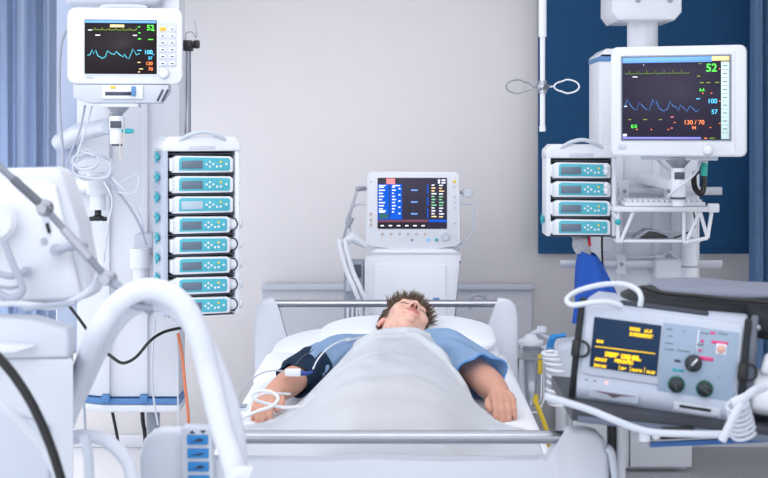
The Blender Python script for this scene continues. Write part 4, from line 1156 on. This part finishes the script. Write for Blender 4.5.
for i in range(n):
    q = i/(n-1)*(len(pts)-1); j = min(int(q), len(pts)-2); p = pts[j].lerp(pts[j+1], q-j); a = 2*PI*i/16
    r_ = (7+3.5*i/n)*s
    coil.append(p+V((r_*math.cos(a), r_*math.sin(a), 0)))
m = MB().tube(coil, .0062, 8)
single('spiral_hose', m, white, 'white spiral hose hanging down beside the clear suction canister', 'hose', None, top)

# ------------------------------------------------------------------ trolley with defibrillator
YT = 2.44
t = Thing('equipment_trolley', 'dark grey trolley tray with blue-edged shelf under the defibrillator, on white castors', 'trolley', (.72, 2.66, 0))
def slanted(mb, xa, xb, ya, yb, za0, za1, th, bev=.004):
    return mb.prism([(xa, za0-th), (xb, za1-th), (xb, za1), (xa, za0)], ya, yb, 'Y', bev)
ztop0, ztop1 = px_z(405, YT), px_z(423, YT)-.0
xa, xb = px_x(572, YT), px_x(850, YT)
t.part('tray', slanted(MB(), xa, xb, YT, YT+.34, px_z(409, YT), px_z(436, YT), .022), mat('tray_black', (44, 48, 58), .45), world=True)
t.part('tray_liner', slanted(MB(), xa+.01, xb, YT-.006, YT+.006, px_z(411, YT)-.008, px_z(434, YT)-.018, .012, .002), bluecap if 0 else mat('slate', (92, 104, 124), .5), world=True)
t.part('slot', MB().bx(px_x(661, YT), px_x(693, YT), YT-.010, YT-.002, px_z(430, YT), px_z(426, YT), .001), black, world=True)
t.part('lower_shelf', slanted(MB(), px_x(650, YT+.05), xb, YT+.05, YT+.33, px_z(440, YT+.05), px_z(431, YT+.05), .014, .003), steel, world=True)
t.part('blue_edge', slanted(MB(), px_x(650, YT+.05), xb, YT+.043, YT+.052, px_z(441.5, YT+.05), px_z(433, YT+.05), .010, .002), mat('deep_blue_edge', (36, 92, 160), .5), world=True)
for (px, hgt, w_) in ((646.5, 430, .011), (658, 432, .008)):
    t.part('bolt', MB().cyl((px_x(px, YT), YT+.02, px_z(443 if px < 650 else 441, YT)), (px_x(px, YT), YT+.02, px_z(hgt, YT)), w_), offwhite, world=True)
px1 = px_x(612.5, 2.79)
t.part('post', MB().cyl((px1-.006, 2.765, .10), (px1-.006, 2.765, .945), .010), cable_black, world=True)
t.part('post', MB().cyl((px1+.013, 2.765, .10), (px1+.013, 2.765, .945), .010), offwhite, world=True)
t.part('post', MB().cyl((1.0, 2.74, .10), (1.0, 2.74, .92), .018), offwhite, world=True)
bs = t.part('base', MB().bx(px1-.02, 1.05, 2.74, 2.80, .08, .11, .008).bx(px1-.02, px1+.03, 2.5, 3.0, .08, .11, .008).bx(1.0, 1.05, 2.5, 3.0, .08, .11, .008), midgrey, world=True)
for x in (px1, 1.025):
    for y in (2.54, 2.96):
        t.part('castor', MB().cyl((x-.012, y, .04), (x+.012, y, .04), .04), white, world=True)

# defibrillator: local frame, front faces -Y, rolled with the tray slope and turned to the bed
d = 2.52; s = d/F_PX
o_ = P(660, 413, d)
t = Thing('defibrillator', 'grey portable defibrillator with yellow lettering on dark screen, on the trolley', 'defibrillator', (o_.x, d, o_.z), rot=(math.radians(-3), math.radians(5.2), math.radians(-17)))
cz = math.cos(math.radians(17)); k_ = s/cz; RO = math.radians(6.2)
def F(px, py):
    dx, dy = px-660, 413-py
    return ((dx*math.cos(RO)-dy*math.sin(RO))*k_, (dx*math.sin(RO)+dy*math.cos(RO))*s)
# corners measured in the local frame
L, Rr, T_ = F(577, 405)[0]+.003, F(742, 322)[0], F(660, 312)[1]
grey_def = mat('defib_grey', (178, 187, 205), .45); zone = mat('panel_blue_grey', (146, 165, 188), .45)
m = MB().prism([(-.01, 0), (.16, 0), (.17, .02), (.165, T_-.01), (.15, T_+.012), (.03, T_+.008), (.0, T_-.004), (-.004, .045), (-.012, .04)], L, Rr, 'X', .006, 3)
bd = t.part('body', m, grey_def)
def q3(name, xa, xb, ya, yb, m_, par=None, y=-.006, th=.002, bev=0): 
    (a0, _), (a1, _) = F(xa, (ya+yb)/2), F(xb, (ya+yb)/2); (_, b0), (_, b1) = F((xa+xb)/2, yb), F((xa+xb)/2, ya)
    return t.part(name, MB().bx(a0, a1, y-th, y, b0, b1, bev), m_, par or bd)
t.part('front_plate', MB().prism(rrect(Rr-L-.012, T_-.056, .012, 4, (L+Rr)/2, (T_+.048)/2-.0), -.0065, .004, 'Y', .003), mat('defib_front', (188, 196, 212), .45), bd)
sc_ = q3('screen', 596, 661, 322, 373, scr_navy, None, -.007, .003, .001)
(q0, _), (q1, _) = F(662.5, 350), F(733, 355)
t.part('control_zone', MB().bx(q0, q1, -.009, -.006, F(695, 399)[1], F(695, 326)[1], .001), zone, bd)
t.part('zone_divider', MB().bx(q0+(q1-q0)*.46, q0+(q1-q0)*.475, -.0095, -.0085, F(695, 355)[1], F(695, 328)[1]), offwhite, bd)
yy = -.0102
def tx(txt, px, py, sz, m_=g_yellow, bold=.0006, name='reading', par=None):
    x, z = F(px, py); t.part(name, MB().text(txt, x, z, sz*s*1.35, yy, bold=bold, depth=.0003), m_, par or sc_)
tx('PADS', 633, 331, 3.2); tx('x1.5', 647, 332.5, 3.2); tx('II MONITOR', 633, 336.3, 3.2, bold=.0008)
tx('ECG', 601, 344.2, 2.6); tx('DEFIB 120J SEL.', 609, 357.5, 4.1, bold=.0011); tx('BIPHASIC', 618, 363.5, 3.3, bold=.0008)
tx('ADULT', 599, 362.3, 2.8, bold=.0007); tx('PARAM', 599, 368.5, 2.6); tx('ID#', 624, 370.5, 2.4); tx('ALARM', 634, 371.5, 2.4); tx('12 LD', 648, 373, 2.6)
x, z = F(599.5, 348.5); x2, z2 = F(657, 353.8)
t.part('flat_trace', MB().tube([(x, yy, z), (x2, yy, z2)], .0011, 4), g_yellow, sc_)
for px in (598, 622, 632.5, 646): 
    x, z = F(px, 369+(px-598)*.06); t.part('softkey_mark', MB().bx(x, x+.0012, yy-.0005, yy, z-.003, z+.008), g_yellow, sc_)
def knob(px, py, r, ring, ang, white_mark):
    x, z = F(px, py)
    par = None
    if ring: par = t.part('green_ring', MB().cyl((x, -.009, z), (x, -.011, z), (r+1.2)*s, (r+1.0)*s, 28), green_ring, bd)
    m = MB().cyl((x, -.009, z), (x, -.020, z), r*s, r*.92*s, 28)
    c_, s__ = math.cos(ang), math.sin(ang); R_ = Matrix.Rotation(-ang, 3, 'Y')
    m.box((x, -.022, z), (r*1.8*s, .010, r*.5*s), .001, 1, R_)
    kb = t.part('selector_knob', m, darkgrey if 0 else mat('knob_black', (44, 52, 58), .4), bd)
    if white_mark:
        t.part('pointer', MB().box((x+c_*r*.35*s, -.0275, z+s__*r*.35*s), (r*1.0*s, .001, r*.22*s), 0, 1, R_), white, kb)
knob(692.5, 362, 8.6, False, math.radians(55), True)
knob(676.3, 383.3, 7.3, True, math.radians(-65), False); knob(702.5, 386.5, 7.3, True, math.radians(-30), False)
x, z = F(718.5, 347)
sq = t.part('shock_key_frame', MB().prism(rrect(10*s, 10.5*s, 1*s, 3, x, z), -.0105, -.009, 'Y', .0005), offwhite, bd)
t.part('shock_button', MB().cyl((x, -.010, z), (x, -.014, z), 4.2*s, 3.8*s, 20), mat('peach_button', (222, 172, 160), .4), sq)
def bar(px, py, w_, h_, m_, name='caption'):
    x, z = F(px, py); t.part(name, MB().bx(x, x+w_*s, -.0098, -.0088, z-h_*s, z), m_, bd)
bar(709, 330, 4.5, 2.5, pink_ink); bar(710, 338.5, 16, 3, pink_ink); bar(700, 338, 3, 3, pink_ink); bar(698, 347.5, 3, 2.5, pink_ink); bar(696.5, 342, 6, 2, grey_ink); bar(698, 354.5, 14, 3.6, pink_ink)
bar(675, 358.5, 6, 2.6, darkgrey); bar(673, 367.5, 11, 2.4, teal)
for (px, py, w_) in ((668, 328, 6), (669, 335, 4), (666, 342, 8), (666, 348, 9), (678, 349, 12), (684, 330, 2), (700, 331, 8), (716, 331, 9), (715, 374, 2), (589, 382, 3), (597, 382.5, 3), (620, 387, 6), (636, 389, 6)): bar(px, py, w_, 1.0, grey_ink)
x, z = F(610, 384.6); t.part('indicator_light', MB().ball((x, -.009, z), 1.3*s), glow('led', (255, 150, 130), 2), bd)
# top slot, printer door, battery slot
xs0, xs1 = F(622, 311)[0], F(706, 318)[0]
t.part('top_grip', MB().bx(xs0, xs1, .014, .032, T_-.004, T_+.0105, .003), mat('grip_black', (46, 52, 66), .5), bd)
dr = t.part('printer_door', MB().prism(rrect(F(640, 410)[0]-F(592, 402)[0], .020, .005, 3, (F(640, 410)[0]+F(592, 402)[0])/2, .021), -.016, -.008, 'Y', .002), grey_def, bd)
xm_ = (F(640, 410)[0]+F(592, 402)[0])/2
t.part('latch', MB().prism([(xm_-.04, .027), (xm_+.04, .027), (xm_+.012, .023), (xm_, .018), (xm_-.012, .023)], -.0175, -.0155, 'Y'), mat('rose_line', (150, 130, 150), .5), dr)
bx0, bx1 = F(672, 415)[0], F(716, 418)[0]
bt = t.part('battery_bay', MB().bx(bx0, bx1, -.016, -.008, .006, .028, .003), coolgrey, bd)
t.part('bay_slot', MB().bx(bx0+.012, bx1-.018, -.0175, -.0155, .019, .024), black, bt); t.part('bay_slot', MB().bx(bx0+.002, bx1-.002, -.0175, -.0155, .008, .014), midgrey, bt)
# straps at both ends
for sx, X in ((-1, L-.006), (1, Rr+.002)):
    m = MB().prism([(-.014, .0), (.02, -.0), (.03, T_*.5), (.03, T_+.006), (-.002, T_+.006), (-.010, T_*.55)], X-.006, X+.006, 'X', .003)
    st = t.part('strap', m, blackcloth)
    z = T_*.53
    t.part('strap_ring', MB().torus((X+.010, -.014, z), .015, .0026, Matrix.Rotation(PI/2, 4, 'X')).bx(X-.009, X+.007, -.019, -.008, z-.016, z+.016, .003), black, st)
# paddle holder on the right flank
m = MB().prism([(.004, .03), (.14, .03), (.15, T_-.01), (.10, T_+.012), (.02, T_+.01), (.0, T_-.03)], Rr+.006, Rr+.020, 'X', .004)
hl = t.part('paddle_holder', m, mat('holder_grey', (98, 106, 120), .5))
for yq in (.02, .085): t.part('rivet', MB().ball((Rr+.021, yq, T_-.008), .006), chrome, hl)
m = MB()
pts = [(.000, .040), (.02, .022), (.11, .022), (.13, .045), (.12, .075), (.09, .10), (.03, .10), (.005, .075)]
m.prism(pts, Rr+.020, Rr+.085, 'X', .012, 3)
pd = t.part('paddle', m, white)
t.part('paddle_face', MB().prism([(p[0]*.7+.018, p[1]*.7+.018) for p in pts], Rr+.083, Rr+.088, 'X', .004), coolgrey, pd)
t.part('paddle_grip', MB().tube([(Rr+.04, .02, .10), (Rr+.045, .035, .128), (Rr+.05, .07, .128), (Rr+.05, .09, .10)], .009, 10), offwhite, pd)

# black bag lying on the defibrillator
c = P(700, 300, 2.72)
t = Thing('equipment_bag', 'black padded nylon bag with a grey flap lying on top of the defibrillator', 'bag', tuple(c))
def bag(x0, x1, yc, sy, zc, sz, tilt, seed, seg=(70, 26)):
    def f(u, v):
        a = 2*PI*u; q = 2*v-1
        e = lambda t_, k: math.copysign(abs(t_)**k, t_)
        cb = max(0, 1-abs(q)**5)**.5
        x = (x0+x1)/2+(x1-x0)/2*q
        nz = noise.noise(V((x*9, math.cos(a)*1.5+seed, math.sin(a)*1.5)))
        return V((x, yc+sy*e(math.cos(a), .75)*cb*(1+.10*nz), zc+tilt*(x-(x0+x1)/2)+sz*e(math.sin(a), .8)*cb*(1+.25*nz)))
    return MB().grid(f, *seg)
X0, X1 = px_x(617, 2.66), px_x(800, 2.66)
t.part('main_pocket', bag(X0, X1, 2.655, .10, px_z(306, 2.66), .034, -.05, 1), blackcloth, world=True)
t.part('front_roll', bag(px_x(640, 2.60), X1, 2.60, .035, px_z(309, 2.6), .020, -.10, 4), blackcloth, world=True)
t.part('grey_flap', bag(px_x(648, 2.66), X1+.01, 2.67, .10, px_z(290, 2.66), .015, -.03, 7), mat('bag_flap', (122, 128, 146), .6, bump=.3, bscale=300, var=.15, vscale=9), world=True)
t.part('zip_piping', MB().tube(spline([P(642, 287, 2.6), P(665, 293, 2.57), P(700, 296, 2.56), P(740, 300, 2.55), P(790, 304, 2.55)], 8), .004, 8), black, world=True)
t.part('loose_strap', bag(px_x(741, 2.58), px_x(800, 2.58), 2.58, .05, px_z(322, 2.58), .035, -.2, 9), blackcloth, world=True)

# ------------------------------------------------------------------ cables around the defibrillator
def cable(name, pts, r, m_, label, k=8, closed=False, cat='cable', n=8):
    sp = spline(pts, k, closed); o = sp[0].copy()
    mb = MB().tube(sp, r, n, closed=closed)
    return single(name, mb, m_, label, cat, None, o)
cable('cable', [P(640, 306, 2.50), P(641, 297, 2.50), P(636, 289, 2.52), P(622, 284, 2.56), P(600, 285, 2.6), P(578, 291, 2.6), P(567, 299, 2.58), P(572, 305, 2.55), P(590, 303, 2.54), P(608, 302, 2.54), P(622, 306, 2.54)], .0052, cable_white, 'thick pale cable looping above the left end of the defibrillator')
cable('cable', [P(545, 396, 2.34), P(565, 402, 2.34), P(590, 410, 2.34), P(612, 419, 2.33), P(635, 428, 2.33), P(655, 432.5, 2.33), P(690, 434, 2.33), P(725, 434, 2.33), P(748, 431, 2.33)], .0062, cable_white, 'thick pale cable running along the front edge of the trolley tray')
coil = []
for i in range(7*14):
    q = i/(7*14); a = 2*PI*i/14
    c = P(737+7*q, 402+33*q, 2.31)
    coil.append(c+V(((10+1*q)*.00175*math.cos(a), .020*math.sin(a), .008*math.cos(a)+.004*math.sin(a))))
m = MB().tube(coil, .0030, 8)
single('coiled_cable', m, cable_white, 'coiled pale handset cable heaped at the right end of the trolley tray', 'cable', None, coil[0])
for i, pts in enumerate(([P(722, 441, 2.26), P(734, 416, 2.26), P(742, 402, 2.27), P(752, 392, 2.28), P(760, 388, 2.30)], [P(733, 404, 2.27), P(745, 397, 2.27), P(756, 391, 2.29), P(765, 387, 2.31)])):
    cable('cable', pts, .0072, cable_white, ['straight pale cable end crossing over the coiled handset cable', 'short pale cable end plugged beside the white paddle'][i])

# ------------------------------------------------------------------ lines on the patient
cable('infusion_line', [P(313, 369, 3.76), P(318, 359, 3.80), P(327, 349, 3.86), P(338, 342, 3.95), P(350, 338, 4.02), P(346, 341, 4.0), P(360, 337.5, 4.06)], .0022, white, 'thin white infusion line arching over the blue sleeve')
t = Thing('line_connector', 'white connector block with blue tip on the cuffed arm', 'connector', tuple(P(298, 372.5, 3.72)))
a, b = P(285, 372, 3.73), P(301, 373, 3.73)
t.part('block', MB().box(a.lerp(b, .5), (.045, .02, .021), .004), white, world=True)
t.part('blue_tip', MB().tube([b, P(306, 373.5, 3.73), P(313, 371.5, 3.74)], [.008, .006, .0025], 10), mat('tip_blue', (38, 70, 150), .45), world=True)
cable('sensor_lead', [P(285, 371.5, 3.73), P(275, 370.5, 3.74), P(262, 373, 3.74), P(250, 381, 3.70), P(240, 393, 3.66), P(233, 410, 3.62)], .0022, cable_grey, 'thin grey lead arching from the white connector towards the bed edge')
cable('infusion_line', [P(300, 407, 3.50), P(285, 407.5, 3.48), P(272, 405, 3.48), P(256, 400, 3.47), P(252, 395, 3.47), P(259, 391, 3.47), P(271, 392, 3.47), P(278, 398, 3.46), P(272, 406, 3.45), P(258, 411, 3.44), P(242, 418, 3.42)], .0044, white, 'thick white infusion line looped over the cannulated hand')
cable('infusion_line', [P(290, 394, 3.60), P(276, 393.5, 3.55), P(262, 394, 3.54), P(252, 401, 3.52), P(246, 410, 3.50)], .003, white, 'thinner white line lying along the wrist of the cannulated hand')
t = Thing('finger_clip', 'small grey sensor clip beside the fingers of the cannulated hand', 'sensor', tuple(P(242, 407, 3.6)))
t.part('clip', MB().box(P(242, 406, 3.58), (.032, .02, .010), .004), midgrey, world=True)
t.part('pad', MB().box(P(242, 409, 3.58), (.028, .02, .008), .003), cable_white, world=True)

# ------------------------------------------------------------------ left foreground: breathing machine seen from behind
t = Thing('breathing_machine', 'white breathing machine in the left foreground, display turned away from view', 'ventilator', (-.78, 2.45, 0))
d = 2.42
def Q(px, py, dd=d): p = P(px, py, dd); return (p.x, p.z)
m = MB().prism([Q(-60, 170), Q(48, 168), Q(56, 170), Q(62, 176), Q(78, 226), Q(92, 292), Q(88, 298), Q(70, 304), Q(-60, 306)], d, d+.10, 'Y', .012, 4)
hs_ = t.part('display_housing', m, lacquer, world=True)
m = MB().prism([Q(44, 180, d-.02), Q(55, 186, d-.02), Q(80, 296, d-.02), Q(66, 301, d-.02), Q(-40, 303, d-.02), Q(-40, 184, d-.02)], d-.025, d+.002, 'Y', .010, 4)
t.part('rear_cover', m, offwhite, hs_, world=True)
t.part('carry_handle', MB().tube([P(56, 250, d-.05), P(68, 247, d-.05), P(80, 245, d-.03), P(84, 245, d)], .008, 10).cyl(P(56, 250, d-.055), P(56, 250, d-.02), .011), cable_grey, hs_, world=True)
t.part('slot', MB().tube([P(45, 217, d-.028), P(49.5, 233, d-.028)], .0032, 8), black, hs_, world=True)
t.part('slot', MB().tube([P(43, 210, d-.027), P(47, 223, d-.027)], .0045, 8), coolgrey, hs_, world=True)
t.part('screw_cap', MB().cyl(P(44, 241, d-.03), P(44, 241, d-.025), .006), cable_grey, hs_, world=True)
t.part('swivel_boss', MB().cyl(P(-6, 222, d-.07), P(-6, 222, d-.02), .038).cyl(P(-6, 222, d-.085), P(-6, 222, d-.07), .030), white, hs_, world=True)
t.part('cable_knob', MB().cyl(P(26, 272, d-.07), P(26, 272, d-.02), .010), cable_grey, hs_, world=True)
d2 = 2.30
m = MB().prism([Q(-80, 316, d2), Q(30, 319, d2), Q(66, 330, d2), Q(68, 336, d2), Q(68, 358, d2), Q(-80, 360, d2)], d2, d2+.06, 'Y', .006, 3)
t.part('top_tray', m, lacquer, world=True)
m = MB().prism([Q(-80, 352, d2), Q(20, 350, d2), Q(34, 346, d2-.02), Q(-80, 338, d2-.02)], d2-.035, d2+.02, 'Y', .004, 2)
t.part('tray_lip', m, white, world=True)
xr_ = px_x(73, d2)
bz0 = .10
t.part('body', MB().prism([(-1.15, d2), (xr_, d2), (xr_*1.155, d2+.36), (-1.15, d2+.36)], bz0, px_z(358, d2), 'Z', .010, 3), lacquer, world=True)
t.part('side_door', MB().prism([Q(-70, 404, d2), Q(12, 412, d2), Q(50, 425, d2), Q(52, 520, d2), Q(-70, 520, d2)], d2-.012, d2+.002, 'Y', .008, 3), coolgrey, world=True)
for x in (-1.1, xr_-.14):
    for y in (d2+.05, d2+.31):
        t.part('castor', MB().cyl((x-.014, y, .05), (x+.014, y, .05), .05).cyl((x, y, .05), (x, y, .11), .012), midgrey, world=True)
t.part('neck', MB().cyl((-.80, d2+.17, px_z(318, d2)-.01), (-.80, d2+.17, px_z(300, d2)+.02), .045).bx(-.85, -.75, d2+.12, d2+.22, px_z(302, d2)-.0, px_z(292, d2), .01), coolgrey, world=True)

# jointed hose support arm
d = 2.22
t = Thing('hose_support_arm', 'grey jointed hose support arm crossing in front of the left display', 'support arm', tuple(P(45, 208, d)))
A, J1, J2, E = P(-10, 158, d), P(45, 208, d), P(107, 278, d), P(152, 313, d-.02)
t.part('upper_rod', MB().tube([A, J1], .0062, 12), darkgrey if 0 else mat('arm_grey', (128, 134, 146), .35, .5), world=True)
t.part('dark_sleeve', MB().tube([A.lerp(J1, .42), A.lerp(J1, .9)], .0078, 12), mat('arm_sleeve', (96, 100, 110), .4, .4), world=True)
t.part('lower_rod', MB().tube([J1, J2], .0062, 12), mat('arm_grey', (128, 134, 146)), world=True)
t.part('lower_sleeve', MB().tube([J1.lerp(J2, .30), J1.lerp(J2, .72)], .0078, 12), steel, world=True)
t.part('ball_joint', MB().ball(J1, .015).cyl(J1-V((0, .022, 0)), J1+V((0, .014, 0)), .008), chrome, world=True)
t.part('ball_joint', MB().ball(J2, .016, (1.1, 1, .8)).cyl(J2-V((0, .02, 0)), J2+V((0, .014, 0)), .009), steel, world=True)
t.part('end_rod', MB().tube([J2, J2.lerp(E, .5), E], [.009, .007, .006], 12), midgrey, world=True)
t.part('hose_cradle', MB().tube(spline([P(112, 292, d-.035), P(122, 300, d-.04), P(136, 306, d-.04), P(152, 308, d-.035)], 6), .0065, 10), midgrey, world=True)

# two ribbed breathing hoses over the arm
def rib_hose(pts, r, label, m_=None, k=26):
    sp = spline(pts, k); o = sp[0].copy()
    mb = MB().tube(sp, [r*(1.014 if (i//2) % 2 else .988) for i in range(len(sp))], 14)
    return single('breathing_hose', mb, m_ or hose_m, label, 'hose', 'breathing hoses' if 0 else None, o)
hose_m = mat('hose_plastic', (222, 227, 238), .35)
rib_hose([P(40, 470, 2.80), P(60, 420, 2.74), P(74, 390, 2.60), P(86, 360, 2.40), P(97, 333, 2.20), P(115, 306, 2.18), P(138, 291, 2.18), P(162, 291, 2.18), P(184, 306, 2.18), P(199, 335, 2.18), P(208, 370, 2.18), P(216, 405, 2.16), P(224, 435, 2.14), P(233, 462, 2.12), P(240, 490, 2.10)], .0185, 'wide white breathing hose arching highest over the grey support arm')
rib_hose([P(52, 470, 2.84), P(68, 420, 2.80), P(82, 388, 2.66), P(98, 352, 2.44), P(118, 318, 2.25), P(140, 303, 2.24), P(165, 303, 2.24), P(190, 322, 2.24), P(208, 352, 2.24), P(222, 385, 2.23), P(231, 415, 2.22), P(236, 445, 2.21), P(238, 490, 2.20)], .0175, 'second white breathing hose just behind and below the arching one')
t = Thing('hose_elbow', 'white plastic elbow joining both breathing hoses at the lower end', 'connector', tuple(P(241, 474, 2.08)))
t.part('elbow', MB().tube(spline([P(232, 492, 2.07), P(234, 480, 2.07), P(240, 473, 2.07), P(250, 475, 2.07)], 5), .012, 12), white, world=True)
t.part('collar', MB().tube([P(245, 473, 2.07), P(250, 475, 2.07)], .0145, 14), white, world=True)
# ring shaped white tube and black hose low on the left
rib_hose([P(70, 438, 2.40), P(86, 436, 2.40), P(105, 440, 2.40), P(122, 454, 2.40), P(131, 472, 2.40), P(130, 500, 2.40), P(118, 540, 2.42)], .0125, 'low white hose curving beside the foot end of the bed')
cable('tube', [P(84, 436, 2.2), P(88, 455, 2.2), P(90, 500, 2.2), P(90, 540, 2.2)], .0085, coolgrey, 'short pale grey tube hanging vertically next to the low white hose', cat='tube')
cable('power_hose', [P(-25, 338, 2.05), P(-3, 356, 2.05), P(15, 377, 2.05), P(32, 404, 2.05), P(45, 432, 2.05), P(56, 462, 2.05), P(66, 500, 2.05), P(70, 540, 2.05)], .0075, cable_black, 'thick glossy black hose curving down across the left foreground', cat='hose', n=14)
cable('air_hose', [P(-20, 396, 2.16), P(4, 408, 2.15), P(25, 428, 2.15), P(45, 450, 2.15), P(60, 480, 2.15), P(70, 520, 2.15)], .0095, cable_white, 'pale hose curving below the black hose on the machine body', cat='hose', n=14)
# grey leads round the display housing
cable('cable', [P(4, 240, 2.30), P(12, 262, 2.30), P(20, 280, 2.30), P(22, 292, 2.30), P(10, 298, 2.30), P(-6, 290, 2.30)], .0065, cable_grey, 'grey cable curling behind the swivel of the left foreground display')
cable('cable', [P(-4, 272, 2.31), P(8, 276, 2.31), P(20, 274, 2.31), P(26, 270, 2.32)], .006, cable_grey, 'grey cable running to the small knob on the left display')
cable('cable', [P(-8, 285, 2.32), P(10, 288, 2.32), P(24, 284, 2.32)], .003, cable_grey, 'thin grey cable sagging low behind the left display swivel')
cable('cable', [P(-6, 305, 2.3), P(14, 303, 2.3), P(36, 306, 2.3), P(60, 306, 2.3), P(78, 298, 2.3), P(92, 288, 2.3), P(98, 276, 2.28), P(104, 270, 2.26)], .006, cable_white, 'pale cable hanging along the bottom edge of the left display')
cable('cable', [P(24, 309, 2.29), P(50, 305, 2.29), P(76, 303, 2.29)], .0045, cable_grey, 'short grey cable just under the left display housing')

# ------------------------------------------------------------------ cables of the left column
def coil_of(name, c, rx, rz_, turns, dd, r, label, seed):
    rn = random.Random(seed); pts = []
    for k in range(turns*10):
        a = 2*PI*k/10; q = 1+rn.uniform(-.12, .12)
        pts.append(P(c[0]+rx*q*math.cos(a)+rn.uniform(-1.5, 1.5), c[1]+rz_*q*math.sin(a)+rn.uniform(-1.5, 1.5), dd+.03*math.sin(k*.37)))
    return cable(name, pts, r, cable_white, label, 4)
coil_of('coiled_cable', (92, 167), 19, 12, 5, 4.58, .0045, 'large coil of white cable hanging above the thick white arm', 3)
coil_of('coiled_cable', (84, 160), 12, 9, 3, 4.54, .004, 'smaller coil of white cable on the left of the large coil', 5)
cable('cable', [P(66, 30, 4.5), P(61, 45, 4.52), P(59, 80, 4.55), P(60, 120, 4.55), P(63, 160, 4.55), P(60, 185, 4.58)], .006, cable_grey, 'grey cable running down beside the left patient monitor')
cable('cable', [P(85, 105, 4.5), P(80, 130, 4.5), P(72, 150, 4.5), P(66, 170, 4.52), P(63, 185, 4.55)], .004, cable_grey, 'thin grey cable slanting down from the left monitor to the coils')
cable('cable', [P(92, 106, 4.5), P(86, 128, 4.5), P(79, 150, 4.5), P(76, 168, 4.52)], .0035, cable_white, 'thin white cable slanting down beside the grey one under the monitor')
cable('cable', [P(108, 178, 4.56), P(118, 192, 4.56), P(130, 208, 4.58), P(140, 226, 4.6), P(146, 245, 4.62)], .0045, cable_grey, 'grey cable dropping from the coils towards the black-knobbed short arm')
cable('cable', [P(112, 178, 4.55), P(124, 190, 4.55), P(134, 204, 4.56), P(142, 222, 4.6), P(143, 240, 4.62)], .0035, cable_white, 'white cable dropping in parallel from the coils to the short arm')
cable('cable', [P(104, 182, 4.54), P(112, 200, 4.54), P(108, 225, 4.55), P(105, 250, 4.56), P(104, 262, 4.58)], .0035, cable_white, 'white cable hanging straight below the thick arm')
cable('cable', [P(118, 192, 4.54), P(132, 194, 4.54), P(139, 184, 4.55), P(136, 175, 4.56), P(122, 182, 4.56)], .003, cable_white, 'small open loop of white cable right of the large coil')
cable('cable', [P(124, 128, 4.36), P(124, 142, 4.36), P(122, 155, 4.38), P(120, 158, 4.38), P(120, 145, 4.38), P(121, 133, 4.38)], .002, mat('beige_cord', (206, 196, 190), .6), 'thin beige cord looped from the left monitor joint')
cable('cable', [P(66, 302, 4.7), P(80, 320, 4.66), P(98, 345, 4.62), P(112, 357, 4.6), P(123, 363, 4.6), P(136, 357, 4.6), P(150, 341, 4.62), P(164, 332, 4.66), P(183, 327.5, 4.72)], .0055, cable_black, 'black power cable sagging across the foot of the left column', n=10)
cable('cable', [P(178, 333, 4.78), P(182, 355, 4.78), P(185, 385, 4.78), P(188, 412, 4.78), P(189, 440, 4.8)], .0055, orange, 'orange cable hanging down right of the left column')
cable('cable', [P(155, 320, 4.75), P(153, 345, 4.75), P(152, 375, 4.75), P(154, 400, 4.78), P(158, 425, 4.8)], .004, cable_white, 'white cable hanging in front of the left column foot')
cable('cable', [P(177, 333, 4.8), P(178, 365, 4.8), P(178, 400, 4.8), P(179, 440, 4.82)], .0035, cable_white, 'thin white cable hanging beside the orange cable')
cable('cable', [P(111, 406, 4.98), P(114, 420, 4.98), P(118, 441, 4.98), P(121, 462, 5.0)], .006, cable_black, 'black cable hanging below the blue-trimmed foot of the left column')
cable('cable', [P(142, 407, 4.95), P(143, 422, 4.95), P(145, 436, 4.97), P(146, 470, 4.98)], .008, cable_black, 'thicker black cable below the gas coupling of the left column')
cable('cable', [P(60, 380, 4.8), P(78, 372, 4.8), P(83, 395, 4.8), P(85, 425, 4.8), P(86, 450, 4.8)], .005, cable_grey, 'grey cable hanging left of the column foot')
# right side column cables
cable('cable', [P(655, 156, 4.6), P(660, 163, 4.6), P(668, 170, 4.62), P(674, 172, 4.62)], .004, cable_white, 'short white cable from the large monitor to its swivel joint')
cable('cable', [P(701, 157, 4.58), P(697, 170, 4.55), P(688, 180, 4.5), P(676, 189, 4.5), P(668, 197, 4.52)], .005, cable_white, 'white cable slanting in front of the swivel joint above the keyboard')
t = Thing('sensor_plug', 'black sensor cable with teal plug hanging right of the swivel joint', 'plug', tuple(P(704, 160, 4.6)))
t.part('grey_boot', MB().cyl(P(705, 158, 4.6), P(704.5, 163, 4.6), .012), coolgrey, world=True)
t.part('teal_sleeve', MB().cyl(P(704.5, 163, 4.6), P(704, 176, 4.6), .012, .011), mat('mint_teal', (30, 176, 160), .4), world=True)
t.part('black_lead', MB().tube(spline([P(704, 176, 4.6), P(704, 186, 4.6), P(701, 194, 4.6), P(695, 188, 4.62), P(694, 176, 4.64), P(697, 172, 4.68)], 6), .010, 10), cable_black, world=True)
cable('cable', [P(602, 236, 4.9), P(602, 248, 4.9), P(602.5, 262, 4.9), P(604, 290, 4.9)], .004, cable_black, 'thin black cable hanging right of the blue bag')
cable('cable', [P(604, 252, 4.95), P(622, 256, 5.0), P(645, 257, 5.02), P(660, 256, 5.05), P(670, 252, 5.05), P(682, 262, 5.05)], .0025, cable_white, 'thin white cable sagging between rail clamps below the shelf')
# small items at the right of the bed head
cable('cable', [P(470, 310, 5.3), P(470, 300, 5.3), P(476, 295, 5.3), P(484, 297, 5.3), P(486, 305, 5.3)], .006, midgrey, 'grey cable curl behind the bed rail right of the ventilator')
cable('cable', [P(607, 447, 2.66), P(611, 452, 2.66), P(613, 462, 2.66), P(616, 490, 2.66), P(618, 520, 2.68)], .0075, coolgrey, 'pale grey cord clipped to the right end of the footboard')
